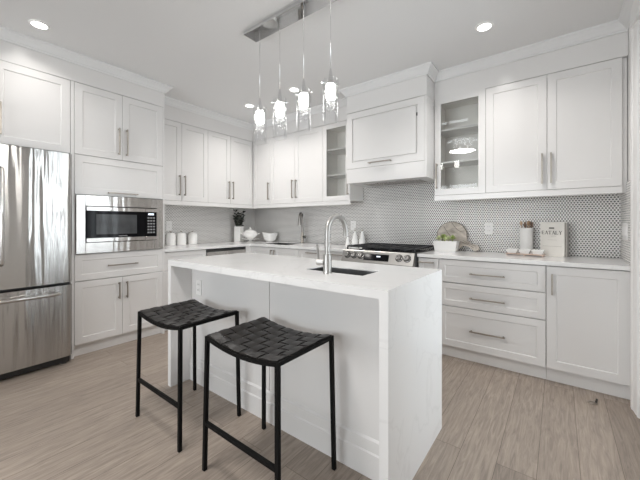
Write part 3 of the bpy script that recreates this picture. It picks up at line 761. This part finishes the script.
obj('gap_strip', box(B(), 0.002, Wr - 0.002, -0.04, -0.001, 0.774, 0.789), M['blackplastic'], r, 'black gap under the control panel')
obj('warming_drawer', box(B(), 0.004, Wr - 0.004, -0.04, -0.001, 0.06, 0.195, 0.004), M['steel'], r)
for px, py in ((0.17, 0.18), (0.17, 0.47), (0.39, 0.33), (0.61, 0.18), (0.61, 0.47)):
    b = B(); lathe(b, [(0.048, 0.9185), (0.048, 0.926), (0.036, 0.928), (0.036, 0.934), (0.02, 0.936), (0.0, 0.936)], px, py, 22); obj('burner', b, M['iron'], r, 'black burner cap')
for gx0, gx1 in ((0.012, 0.262), (0.266, 0.516), (0.520, 0.770)):
    b = B(); y0, y1 = 0.03, 0.60; zt, th = 0.955, 0.012; mxx = (gx0 + gx1) / 2
    for x in (gx0, gx1 - th): box(b, x, x + th, y0, y1, zt - 0.016, zt, 0.002)
    for y in (y0, y1 - th, (y0 + y1) / 2 - th / 2): box(b, gx0 + th, gx1 - th, y, y + th, zt - 0.016, zt, 0.002)
    box(b, mxx - th / 2, mxx + th / 2, y0 + th, y1 - th, zt - 0.014, zt, 0.002)
    for y in (0.175, 0.455): box(b, gx0 + th, gx1 - th, y - th / 2, y + th / 2, zt - 0.014, zt, 0.002)
    for x in (gx0, gx1 - th):
        for y in (y0, y1 - th): box(b, x, x + th, y, y + th, 0.9185, zt - 0.016)
    obj('grate', b, M['iron'], r, 'black cast iron grate')

# ---- bar stools
def stool(label):
    r = thing('bar_stool', label, 'stool', (0, 0, 0), 0, 'woven bar stools at the island')
    hw, hd, H, s = 0.238, 0.183, 0.652, 0.0088
    fw_, fd_ = 0.248, 0.192
    sag = lambda x: -0.027 * (1 - (x / hw) ** 2)
    for sx in (-1, 1):
        for sy in (-1, 1):
            bl = B(); q = lambda cx, cy, z: [(cx - s, cy - s, z), (cx + s, cy - s, z), (cx + s, cy + s, z), (cx - s, cy + s, z)]
            ring_solid(bl, [q(sx * fw_, sy * fd_, 0), q(sx * hw, sy * hd, H - 0.004)]); obj('leg', bl, M['blackmetal'], r)
    b = B()
    for sx in (-1, 1): box(b, sx * hw - s, sx * hw + s, -hd + s, hd - s, H - 0.022, H - 0.002, 0.003)
    for sy in (-1, 1):
        tube(b, [(x, sy * hd, H - 0.012 + sag(x) ) for x in [(-hw + s) + (2 * hw - 2 * s) * i / 18 for i in range(19)]], s * 0.95, square=True)
    obj('seat_frame', b, M['blackmetal'], r)
    obj('footrest', box(B(), -0.2445 + s, 0.2445 - s, -0.1888 - s * 0.9, -0.1888 + s * 0.9, 0.218, 0.240, 0.003), M['blackmetal'], r)
    # woven leather straps
    b = B(); nx, ny = 8, 6
    px, py = 2 * (hw + 0.004) / nx, 2 * (hd + 0.004) / ny
    th = 0.0035; amp = 0.0032
    def strip(pts_fn, n, wdir, wv):
        top, bot = [], []
        for i in range(n + 1):
            c, z = pts_fn(i / n)
            L_ = Vector((c[0] - wdir[0] * wv, c[1] - wdir[1] * wv, 0)); R_ = Vector((c[0] + wdir[0] * wv, c[1] + wdir[1] * wv, 0))
            zl, zr = H + 0.002 + sag(L_.x * 0.985) + z, H + 0.002 + sag(R_.x * 0.985) + z
            top.append((b.verts.new((L_.x, L_.y, zl)), b.verts.new((R_.x, R_.y, zr)))); bot.append((b.verts.new((L_.x, L_.y, zl - th)), b.verts.new((R_.x, R_.y, zr - th))))
        for i in range(n):
            b.faces.new([top[i][0], top[i][1], top[i + 1][1], top[i + 1][0]]); b.faces.new([bot[i][0], bot[i + 1][0], bot[i + 1][1], bot[i][1]])
            b.faces.new([top[i][0], top[i + 1][0], bot[i + 1][0], bot[i][0]]); b.faces.new([top[i][1], bot[i][1], bot[i + 1][1], top[i + 1][1]])
        for e in (0, n): b.faces.new([top[e][0], top[e][1], bot[e][1], bot[e][0]])
    for i in range(nx):                     # straps running front to back
        xc_ = -hw - 0.004 + px * (i + 0.5)
        strip(lambda s_, i=i, xc_=xc_: ((xc_, (-hd - 0.002) + s_ * 2 * (hd + 0.002)), amp * math.cos(PI * ((s_ * 2 * (hd + 0.002) + 0.002) / py - 0.5)) * (1 if i % 2 else -1)), 48, (1, 0), px * 0.425)
    for j in range(ny):                     # straps running side to side
        yc_ = -hd - 0.004 + py * (j + 0.5)
        strip(lambda s_, j=j, yc_=yc_: ((-hw - 0.001 + s_ * 2 * (hw + 0.001), yc_), -amp * math.cos(PI * ((s_ * 2 * (hw + 0.001) + 0.003) / px - 0.5)) * (1 if j % 2 else -1)), 56, (0, 1), py * 0.415)
    obj('woven_seat', b, M['leather'], r, 'seat of interwoven dark leather straps')
    return r
st = stool('black woven bar stool at the fridge end of the island'); st.location = (2.214, -2.468, 0)
s2 = copy_tree(st); s2['label'] = 'black woven bar stool nearest the waterfall end and camera'; s2.location = (2.925, -2.460, 0)

# ---- pendant fixture over the island
r = thing('pendant_light', 'chrome linear ceiling fixture with four bubbled glass pendants over the island', 'pendant light', (2.565, -1.883, ZC))
b = B(); box(b, -0.465, 0.465, -0.064, 0.064, -0.028, -0.0005, 0.002); cn = obj('canopy', b, M['chrome'], r, 'polished chrome ceiling bar')
def pendant(x, zt, zb, yaw):
    h = zt - zb                                            # glass top / bottom heights (room z)
    p = bpy.data.objects.new('pendant', None); COL.objects.link(p); p.parent = r; p.location = (x - 2.565, 0, zb - ZC); p.rotation_euler = (0, 0, yaw)
    p['label'] = 'clear glass cylinder pendant with lit bubbled core'
    top = ZC - 0.028 - zb
    b = B(); cyl(b, (0, 0, h + 0.05), (0, 0, top), 0.0022, 8); obj('cable', b, M['chrome'], p, 'thin silver cable')
    b = B(); lathe(b, [(0.004, h + 0.075), (0.008, h + 0.06), (0.012, h + 0.03), (0.016, h - 0.005), (0.016, h - 0.03), (0.0, h - 0.03)], 0, 0, 18); obj('socket', b, M['chrome'], p, 'chrome lamp holder')
    b = B(); cyl(b, (-0.064, 0, h - 0.022), (0.064, 0, h - 0.022), 0.0035, 8); obj('cross_pin', b, M['chrome'], p)
    R = 0.052
    b = B(); lathe(b, [(R, 0), (R, h), (R - 0.003, h), (R - 0.003, 0), (R, 0)], 0, 0, 30, cap0=False, cap1=False); obj('glass_shade', b, M['shade'], p, 'clear glass cylinder')
    b = B(); lathe(b, [(0.0, h * 0.54), (0.026, h * 0.55), (0.031, h * 0.6), (0.031, h * 0.86), (0.024, h * 0.9), (0.0, h * 0.9)], 0, 0, 20); obj('bulb', b, M['bulb'], p, 'lit lamp core')
    b = B(); rnd = random.Random(int(x * 1000))
    for k in range(64):
        a = rnd.random() * 2 * PI; zz = h * (0.22 + 0.66 * rnd.random()); rr = (0.037 if zz > h * 0.5 else 0.012) + 0.009 * rnd.random() * (1 if zz > h * 0.5 else 3.4); q = 0.0022 + 0.0032 * rnd.random()
        ellipsoid(b, (rr * math.cos(a), rr * math.sin(a), zz), (q, q, q), u=8, v=5)
    obj('crystal_bubbles', b, M['bubble'], p, 'glass bubbles inside the cylinder')
for x, zt, zb, yw in ((2.214, 2.080, 1.815, 0.2), (2.428, 2.095, 1.815, 0.7), (2.655, 2.105, 1.835, 0.3), (2.880, 2.110, 1.845, 0.9)): pendant(x, zt, zb, yw)

# ---- crystal flush-mount lamp in the dining side of the room (mirrored in the glass cabinet)
r = thing('ceiling_lamp', 'round crystal flush-mount ceiling lamp mirrored in a glass cabinet door', 'ceiling lamp', (2.67, -3.12, ZC))
b = B(); lathe(b, [(0.25, -0.001), (0.25, -0.02), (0.23, -0.024), (0.0, -0.024)], 0, 0, 36); obj('base', b, M['chrome'], r)
b = B()
for ringR, n_, zz in ((0.235, 34, -0.075), (0.23, 34, -0.11), (0.20, 30, -0.14), (0.15, 22, -0.165), (0.09, 14, -0.18)):
    for k in range(n_):
        a = 2 * PI * k / n_; ellipsoid(b, (ringR * math.cos(a), ringR * math.sin(a), zz), (0.011, 0.011, 0.014), u=6, v=4)
obj('crystals', b, M['bubble'], r, 'rings of clear crystals')
b = B()
for k in range(6):
    a = 2 * PI * k / 6; ellipsoid(b, (0.14 * math.cos(a), 0.14 * math.sin(a), -0.10), (0.016, 0.016, 0.022), u=10, v=8)
obj('bulbs', b, M['smallbulb'], r, 'lit bulbs')

l = bpy.data.lights.new('ceiling_lamp_light', 'AREA'); l.shape = 'DISK'; l.size = 0.42; l.energy = CRYSTAL_W; l.color = (1, 0.97, 0.94)
o = bpy.data.objects.new('ceiling_lamp_light', l); COL.objects.link(o); o.parent = r; o.location = (0, 0, -0.2)
# ---- recessed downlights
def downlight(x, y, label, dim=1.0):
    r = thing('downlight', label, 'downlight', (x, y, ZC), 0, 'recessed ceiling downlights')
    b = B(); lathe(b, [(0.062, -0.0005), (0.060, -0.006), (0.047, -0.007), (0.045, -0.0005)], 0, 0, 32, cap0=False, cap1=False); obj('trim_ring', b, M['trim'], r)
    b = B(); lathe(b, [(0.0, -0.0012), (0.046, -0.0012), (0.046, -0.004), (0.0, -0.004)], 0, 0, 28); obj('lens', b, M['lampwhite'], r, 'lit white lens')
    l = bpy.data.lights.new('downlight_lamp', 'AREA'); l.shape = 'DISK'; l.size = 0.1; l.energy = DOWNLIGHT_W * dim; l.color = (1.0, 0.965, 0.93); l.spread = math.radians(135)
    o = bpy.data.objects.new('downlight_lamp', l); COL.objects.link(o); o.parent = r; o.location = (0, 0, -0.012)
    return r
downlight(0.95, -2.925, 'recessed ceiling light in front of the refrigerator cabinet', 0.4)
downlight(0.935, -0.905, 'recessed ceiling light near the corner, beside the first pendant')
downlight(1.705, -0.92, 'recessed ceiling light seen between the second and third pendants')
downlight(3.595, -0.885, 'recessed ceiling light above the three-drawer cabinet')

# ------------------------------------------------------------------ things on the worktops
ZW = 0.91
# canisters
def canister(x, y, label):
    r = thing('canister', label, 'canister', (x, y, ZW), 0, 'white canisters by the tall cabinet')
    b = B(); lathe(b, [(0.056, 0), (0.060, 0.004), (0.060, 0.128), (0.056, 0.140), (0.050, 0.146), (0.0, 0.146)], 0, 0, 32); obj('jar', b, M['porcelain'], r)
    b = B(); lathe(b, [(0.050, 0.1465), (0.052, 0.150), (0.046, 0.160), (0.0, 0.163)], 0, 0, 28); ld = obj('lid', b, M['porcelain'], r)
    b = B(); lathe(b, [(0.006, 0.162), (0.006, 0.170), (0.013, 0.173), (0.013, 0.180), (0.0, 0.183)], 0, 0, 16); obj('knob', b, M['nickel'], ld, 'small metal knob')
canister(0.085, -1.457-0.02, 'white lidded canister nearest the microwave cabinet, below the outlet')
canister(0.085, -1.335, 'middle white lidded canister of the row of three')
canister(0.085, -1.175, 'white lidded canister at the open end of the row')

# outlets
def outlet(label, origin, rz, w=0.074, h=0.118, kind='outlet'):
    r = thing('wall_outlet' if kind == 'outlet' else 'light_switch', label, kind, origin, rz)
    obj('plate', box(B(), -w / 2, w / 2, -0.006, 0.0, -h / 2, h / 2, 0.0025), M['plastic'], r)
    if kind == 'outlet':
        for z in (-0.021, 0.021):
            s = obj('socket', box(B(), -0.017, 0.017, -0.0085, -0.0055, z - 0.014, z + 0.014, 0.002), M['plastic'], r)
            bb = B()
            for x in (-0.007, 0.007): box(bb, x - 0.0012, x + 0.0012, -0.0092, -0.0084, z - 0.004, z + 0.006)
            obj('slots', bb, M['rubber'], s, 'dark plug slots')
    else:
        for x in (-0.069, -0.023, 0.023, 0.069):
            obj('rocker', box(B(), x - 0.017, x + 0.017, -0.010, -0.0055, -0.033, 0.033, 0.002), M['plastic'], r)
outlet('white outlet on the backsplash above the first canister', (0.008, -1.462, 1.160), PI / 2)
outlet('white outlet on the backsplash behind the soap bottles', (1.912, -0.008, 1.165), 0)
outlet('white outlet on the backsplash beside the round wooden board', (3.488, -0.008, 1.140), 0)
outlet('wide white switch plate on the tiled side wall beside the door casing', (XW - 0.008, -0.262, 1.135), -PI / 2, 0.20, 0.128, 'switch')
outlet('white outlet on the island panel near its fridge end', (1.896, -2.198, 0.715), 0, 0.066, 0.112)

# vase with dark leaves
r = thing('vase_plant', 'square white vase of almost black leaves in the corner', 'plant', (0.155, -0.455, ZW), 0.35)
b = B(); hw = 0.05
ring_solid(b, [[(-hw * q, -hw * q, z), (hw * q, -hw * q, z), (hw * q, hw * q, z), (-hw * q, hw * q, z)] for q, z in ((0.92, 0), (1.0, 0.006), (1.0, 0.236), (0.86, 0.236), (0.86, 0.02))])
obj('vase', b, M['porcelain'], r)
rnd = random.Random(3); stems = B(); lv = B()
for k in range(10):
    a = rnd.random() * 2 * PI; sp = 0.05 + 0.11 * rnd.random(); hh = 0.33 + 0.14 * rnd.random()
    p0 = Vector((rnd.uniform(-.02, .02), rnd.uniform(-.02, .02), 0.03)); p2 = Vector((sp * math.cos(a), sp * math.sin(a) * 0.8, hh)); p1 = Vector((p0.x + (p2.x - p0.x) * .25, p0.y + (p2.y - p0.y) * .25, hh * .65))
    pts = [(1 - t_) ** 2 * p0 + 2 * t_ * (1 - t_) * p1 + t_ * t_ * p2 for t_ in [i / 8 for i in range(9)]]
    tube(stems, pts, 0.0022, 6)
    for i in range(4, 9):
        for sd in (-1, 1):
            c = pts[i]; dirv = (pts[i] - pts[i - 1]).normalized()
            sv = dirv.cross(Vector((0, 0, 1))); sv = sv.normalized() if sv.length > 1e-3 else Vector((1, 0, 0))
            ld_ = (dirv * 0.5 + sv * sd * 0.8 + Vector((0, 0, rnd.uniform(-.3, .5)))).normalized()
            L_ = rnd.uniform(0.045, 0.07); wd = ld_.cross(Vector((rnd.uniform(-.4, .4), rnd.uniform(-.4, .4), 1))).normalized() * L_ * 0.3
            up_ = wd.cross(ld_).normalized() * 0.004
            A_, E_ = c, c + ld_ * L_; m1, m2 = c + ld_ * L_ * 0.35, c + ld_ * L_ * 0.7
            vs = [lv.verts.new(q) for q in (A_, m1 + wd + up_, m2 + wd * .8 + up_, E_, m2 - wd * .8 + up_, m1 - wd + up_, m1 - up_, m2 - up_)]
            for f in ((0, 1, 6), (1, 2, 7, 6), (2, 3, 7), (0, 6, 5), (6, 7, 4, 5), (7, 3, 4)): lv.faces.new([vs[q] for q in f])
obj('stems', stems, M['leaf'], r); obj('foliage', lv, M['leaf'], r, 'small near-black leaves')

# tureen
r = thing('tureen', 'white lidded tureen on a footed stand in front of the vase', 'tureen', (0.345, -0.395, ZW), 0.65); r.scale = (1.08, 1.08, 1.06)
b = B(); lathe(b, [(0.045, 0), (0.048, 0.004), (0.022, 0.016), (0.020, 0.03), (0.085, 0.040), (0.125, 0.046), (0.128, 0.052), (0.08, 0.050), (0.0, 0.050)], 0, 0, 36); obj('stand', b, M['porcelain'], r, 'footed white stand')
b = B(); lathe(b, [(0.045, 0.051), (0.05, 0.058), (0.085, 0.080), (0.098, 0.108), (0.096, 0.128), (0.1, 0.132), (0.09, 0.134), (0.0, 0.120)], 0, 0, 36); obj('bowl', b, M['porcelain'], r)
b = B(); lathe(b, [(0.094, 0.1345), (0.09, 0.142), (0.065, 0.164), (0.025, 0.178), (0.010, 0.182), (0.008, 0.190), (0.016, 0.196), (0.014, 0.206), (0.0, 0.210)], 0, 0, 36); obj('lid', b, M['porcelain'], r)
for s in (-1, 1):
    b = B(); tube(b, [(s * 0.088, -0.02, 0.11), (s * 0.118, -0.015, 0.118), (s * 0.132, 0, 0.126), (s * 0.118, 0.015, 0.118), (s * 0.088, 0.02, 0.11)], 0.006, 8); obj('handle', b, M['porcelain'], r)
# bowl
b = B(); lathe(b, [(0.045, 0), (0.05, 0.003), (0.085, 0.03), (0.108, 0.075), (0.121, 0.128), (0.122, 0.133), (0.117, 0.133), (0.103, 0.076), (0.08, 0.034), (0.045, 0.012), (0.0, 0.010)], 0, 0, 40)
for v in b.verts:
    if v.co.z > 0.12: v.co.z += 0.014 * (abs(v.co.x + 0.0) / 0.12) ** 2 - 0.004
o = obj('bowl', b, M['porcelain']); o.location = (0.51, -0.145, ZW); o.rotation_euler = (0, 0, 0.6); tag(o, 'plain white porcelain bowl beside the tureen in the corner', 'bowl')

# bottles
def bottle(x, y, s, label, pump=True):
    r = thing('bottle', label, 'bottle', (x, y, ZW), 0, 'white bottles beside the range')
    b = B(); lathe(b, [(0.040 * s, 0), (0.043 * s, 0.005 * s), (0.041 * s, 0.06 * s), (0.026 * s, 0.135 * s), (0.015 * s, 0.165 * s), (0.013 * s, 0.185 * s), (0.0, 0.187 * s)], 0, 0, 26); obj('body', b, M['porcelain'], r)
    b = B(); lathe(b, [(0.010 * s, 0.187 * s), (0.010 * s, 0.2 * s), (0.004, 0.202 * s), (0.004, 0.225 * s), (0.0, 0.226 * s)], 0, 0, 14); obj('stopper', b, M['nickel'], r, 'small metal pourer')
bottle(2.012, -0.130, 1.0, 'white conical bottle standing farther from the range')
bottle(2.105, -0.110, 1.0, 'white conical bottle standing closer to the range')
bottle(1.965, -0.230, 0.62, 'short white cruet at the foot of the two conical bottles')

# planter with succulents
r = thing('succulent_planter', 'white rectangular planter of small green succulents beside the range', 'plant', (3.128, -0.195, ZW), 0.0)
b = B(); ring_solid(b, [[(-w_, -d_, z), (w_, -d_, z), (w_, d_, z), (-w_, d_, z)] for w_, d_, z in ((0.098, 0.048, 0), (0.101, 0.051, 0.004), (0.116, 0.06, 0.105), (0.110, 0.054, 0.105), (0.106, 0.05, 0.085))])
obj('pot', b, M['porcelain'], r)
obj('soil', box(B(), -0.104, 0.104, -0.049, 0.049, 0.0855, 0.094), M['soil'], r)
rnd = random.Random(11)
for k, (x, y, R_, hh) in enumerate(((-0.068, -0.012, 0.036, 0.0), (-0.022, 0.012, 0.040, 0.012), (0.025, -0.014, 0.032, 0.0), (0.062, 0.006, 0.036, 0.008), (0.0, -0.026, 0.024, 0.0), (-0.045, 0.025, 0.028, 0.018))):
    b = B()
    for ring in range(4):
        n_ = 9 - ring * 2; tilt = 0.35 + ring * 0.33
        for i in range(n_):
            a = 2 * PI * i / n_ + ring * 0.4
            L_ = R_ * (1 - ring * 0.16); mm = Matrix.Rotation(a, 3, 'Z') @ Matrix.Rotation(-tilt, 3, 'Y')
            c = Vector((x, y, 0.118 + hh + ring * 0.008)) + mm @ Vector((L_ * 0.55, 0, 0))
            ellipsoid(b, c, (L_ * 0.5, L_ * 0.22, L_ * 0.12), mm, 8, 5)
    tube(b, [(x, y, 0.092), (x, y, 0.13 + hh)], 0.006, 6)
    obj('succulent', b, M['succ'] if k % 2 else M['succ2'], r, 'small rosette succulent')

# round board leaning on the tile
r = thing('serving_board', 'round grey wooden board with handle leaning behind the planter', 'board', (3.145, -0.078, ZW))
r.rotation_euler = (math.radians(-12), 0, 0)
def board_outline(R, hl, hw1, hw2, ang, grow=0.0):
    pts = []; n_ = 56; half = math.asin(hw1 / R)
    for i in range(n_ + 1):
        a = ang + half + (2 * PI - 2 * half) * i / n_
        pts.append(((R + grow) * math.cos(a), (R + grow) * math.sin(a)))
    c, s = math.cos(ang), math.sin(ang)
    def hp(u, v): return (c * u - s * v, s * u + c * v)
    m = R + (hl - R) * 0.35
    pts += [hp(m, -hw2 * 0.62)]
    for i in range(9):
        a = -PI / 2 + PI * i / 8
        pts.append(hp(hl - hw2 + hw2 * math.cos(a), hw2 * math.sin(a)))
    pts += [hp(m, hw2 * 0.62)]
    return pts
R_ = 0.152; ol = board_outline(R_, 0.295, 0.035, 0.031, math.radians(-27))
b = B(); ring_solid(b, [[(x, 0.0, z + R_ + 0.001) for x, z in ol], [(x, -0.016, z + R_ + 0.001) for x, z in ol]])
obj('board', b, M['board'], r)
b = B()
for (xa, za_, xb, zb_, bend) in ((-0.085, 0.105, 0.03, -0.03, 0.02), (0.0, 0.135, 0.11, 0.04, 0.02), (0.09, -0.06, 0.22, -0.118, -0.006), (0.115, -0.045, 0.235, -0.10, 0.006)):
    pp = []
    for i in range(13):
        t_ = i / 12; x = xa + (xb - xa) * t_; z = za_ + (zb_ - za_) * t_ - bend * math.sin(PI * t_)
        pp.append((x, -0.0165, z + R_ + 0.001))
    tube(b, pp, 0.0022, 6)
pp = [(R_ * 0.975 * math.cos(a), -0.0165, R_ * 0.975 * math.sin(a) + R_ + 0.001) for a in [math.radians(-5 + 195 * i / 40) for i in range(41)]]
tube(b, pp, 0.0022, 6)
obj('carved_lines', b, M['boarddark'], r, 'dark lines in the wood')

# tray with three dishes, crock with utensils
TX, TY = 3.806, -0.215
r = thing('serving_tray', 'thin wooden tray on small feet in front of the crock', 'tray', (TX, TY, ZW), math.radians(-6))
obj('board', box(B(), -0.145, 0.145, -0.042, 0.042, 0.008, 0.016, 0.003), M['tray'], r)
for x in (-0.132, 0.0, 0.132):
    for y in (-0.036, 0.036):
        bb = B(); cyl(bb, (x, y, 0), (x, y, 0.008), 0.006, 10); obj('foot', bb, M['tray'], r)
ca, sa = math.cos(math.radians(-6)), math.sin(math.radians(-6))
for x, lab in ((-0.096, 'small white dish on the tray nearest the round board'), (0.0, 'small white dish in the middle of the tray, before the crock'), (0.096, 'small white dish on the tray nearest the cookbooks')):
    b = B(); ring_solid(b, [[(-w_, -d_, z), (w_, -d_, z), (w_, d_, z), (-w_, d_, z)] for w_, d_, z in ((0.030, 0.026, 0), (0.032, 0.028, 0.003), (0.046, 0.039, 0.038), (0.043, 0.036, 0.038), (0.030, 0.026, 0.007))])
    o = obj('dip_dish', b, M['porcelain']); o.location = (TX + x * ca, TY + x * sa, ZW + 0.016); o.rotation_euler = (0, 0, math.radians(-6)); tag(o, lab, 'dish', 'small white dishes on the tray')
CX, CY = 3.806, -0.080
b = B(); lathe(b, [(0.051, 0), (0.054, 0.004), (0.0545, 0.235), (0.0555, 0.240), (0.051, 0.240), (0.05, 0.02), (0.0, 0.015)], 0, 0, 32)
o = obj('utensil_crock', b, M['porcelain']); o.location = (CX, CY, ZW); tag(o, 'tall white cylinder crock holding wooden utensils', 'crock')
for k, (dx, dy, lean, hd, m_, lab) in enumerate(((-0.020, 0.0, (-0.02, 0.0), 'spoon', 'spoon', 'pale wooden spoon in the crock leaning toward the round board'),
                                     (-0.006, 0.014, (-0.006, 0.008), 'flat', 'spoondark', 'dark wooden spatula standing upright in the crock'),
                                     (0.010, -0.010, (0.004, -0.004), 'spoon', 'spoon', 'pale wooden spoon in the middle of the crock'),
                                     (0.022, 0.008, (0.018, 0.004), 'flat', 'spoondark', 'dark wooden spatula in the crock leaning toward the cookbooks'),
                                     (0.012, 0.02, (0.012, 0.010), 'spoon', 'spoon', 'pale wooden spoon at the back of the crock'))):
    b = B(); p0 = Vector((dx * 0.5, dy * 0.5, 0.02)); p1 = Vector((dx + lean[0], dy + lean[1], 0.285 - 0.008 * (k % 2)))
    tube(b, [p0, p0.lerp(p1, 0.8), p1], 0.004, 8)
    ax = (p1 - p0).normalized()
    if hd == 'spoon': ellipsoid(b, p1, (0.0105, 0.005, 0.020), None, 12, 8)
    else: box(b, p1.x - 0.010, p1.x + 0.010, p1.y - 0.003, p1.y + 0.003, p1.z - 0.03, p1.z + 0.018, 0.002)
    o = obj('wooden_spoon' if hd == 'spoon' else 'wooden_spatula', b, M[m_]); o.location = (CX, CY, ZW); tag(o, lab, 'utensil', 'utensils in the crock')

# cookbooks
BA = math.radians(-25)
def book(name, label, loc, w_, h_, t_, m_):
    r = thing(name, label, 'book', loc, BA)
    b = B(); c = 0.003
    box(b, 0, w_, 0, c, 0, h_, 0.0008); box(b, 0, w_, t_ - c, t_, 0, h_, 0.0008); box(b, 0, c, c, t_ - c, 0, h_, 0.0008)
    obj('cover', b, m_, r)
    obj('pages', box(B(), c, w_ - 0.004, c + 0.0002, t_ - c - 0.0002, 0.004, h_ - 0.004), M['paper'], r, 'closed page block')
    return r
bk = book('cookbook', 'cream cookbook with EATALY on its cover, standing on the worktop', (3.912, -0.125, ZW), 0.186, 0.292, 0.040, M['cover'])
# lettering with serifs, built from strokes; each letter in a 1 x 1.2 cell
def stroke(b, x0, z0, x1, z1, w0):
    d_ = Vector((x1 - x0, 0, z1 - z0)).normalized(); nn = Vector((-d_.z, 0, d_.x)) * w0 / 2
    a, c = Vector((x0, 0, z0)), Vector((x1, 0, z1))
    ring_solid(b, [[a + nn + Vector((0, -0.0006, 0)), a - nn + Vector((0, -0.0006, 0)), c - nn + Vector((0, -0.0006, 0)), c + nn + Vector((0, -0.0006, 0))],
                   [a + nn, a - nn, c - nn, c + nn]])
LET = {'E': [(0.15, 0, 0.15, 1, .16), (0.02, 0.03, 0.7, 0.03, .06), (0.02, 0.97, 0.68, 0.97, .06), (0.15, 0.5, 0.55, 0.5, .06), (0.68, 0.0, 0.72, 0.2, .06), (0.66, 1.0, 0.68, 0.82, .06), (0.55, 0.4, 0.55, 0.6, .05)],
       'A': [(0.1, 0, 0.45, 1, .07), (0.45, 1, 0.82, 0, .16), (0.22, 0.35, 0.68, 0.35, .06), (0.0, 0.02, 0.22, 0.02, .05), (0.66, 0.02, 0.96, 0.02, .05)],
       'T': [(0.42, 0, 0.42, 1, .16), (0.02, 0.97, 0.82, 0.97, .06), (0.27, 0.02, 0.57, 0.02, .05), (0.04, 1.0, 0.02, 0.78, .06), (0.80, 1.0, 0.82, 0.78, .06)],
       'L': [(0.15, 0, 0.15, 1, .16), (0.02, 0.03, 0.7, 0.03, .06), (0.02, 0.98, 0.3, 0.98, .05), (0.68, 0.0, 0.71, 0.24, .06)],
       'Y': [(0.1, 1, 0.44, 0.5, .15), (0.80, 1, 0.46, 0.5, .07), (0.45, 0, 0.45, 0.52, .16), (0.0, 0.98, 0.24, 0.98, .05), (0.66, 0.98, 0.92, 0.98, .05), (0.3, 0.02, 0.6, 0.02, .05)]}
def word(b, txt, x, z, s, adv=1.0):
    for ch in txt:
        for (x0, z0, x1, z1, w0) in LET[ch]: stroke(b, x + x0 * s, z + z0 * s * 1.15, x + x1 * s, z + z1 * s * 1.15, w0 * s * 1.25)
        x += s * adv
b = B(); word(b, 'EATALY', 0.012, 0.188, 0.0268, 1.0); obj('title', b, M['ink'], bk, 'EATALY in dark serif capitals')
b = B(); box(b, 0.070, 0.110, -0.0006, 0.0, 0.237, 0.248); obj('cover_mark', b, M['ink'], bk, 'small dark block above the title')
b = B()
for x0, x1, z in ((0.062, 0.118, 0.226), (0.085, 0.125, 0.172), (0.06, 0.13, 0.14), (0.02, 0.166, 0.085)): box(b, x0, x1, -0.0005, 0.0, z, z + 0.0022)
obj('fine_lines', b, M['inklight'], bk, 'faint printed lines')
bk2 = book('cookbook', 'grey hardcover standing behind the cream EATALY cookbook', (3.912 - math.sin(BA) * 0.042 + 0.006, -0.125 + math.cos(BA) * 0.042, ZW), 0.182, 0.286, 0.028, M['coverdark'])

# small metal door stop on the floor
r = thing('door_stop', 'small metal door stop on the floor by the base cabinet', 'door stop', (4.222, -0.768, 0), 0.4)
b = B(); lathe(b, [(0.026, 0), (0.026, 0.003), (0.02, 0.007), (0.010, 0.011), (0.0, 0.012)], 0, 0, 22); obj('base', b, M['nickel'], r)
b = B(); cyl(b, (0.020, 0, 0.006), (0.024, 0, 0.030), 0.006, 12); obj('bumper', b, M['rubber'], r, 'dark rubber bumper')
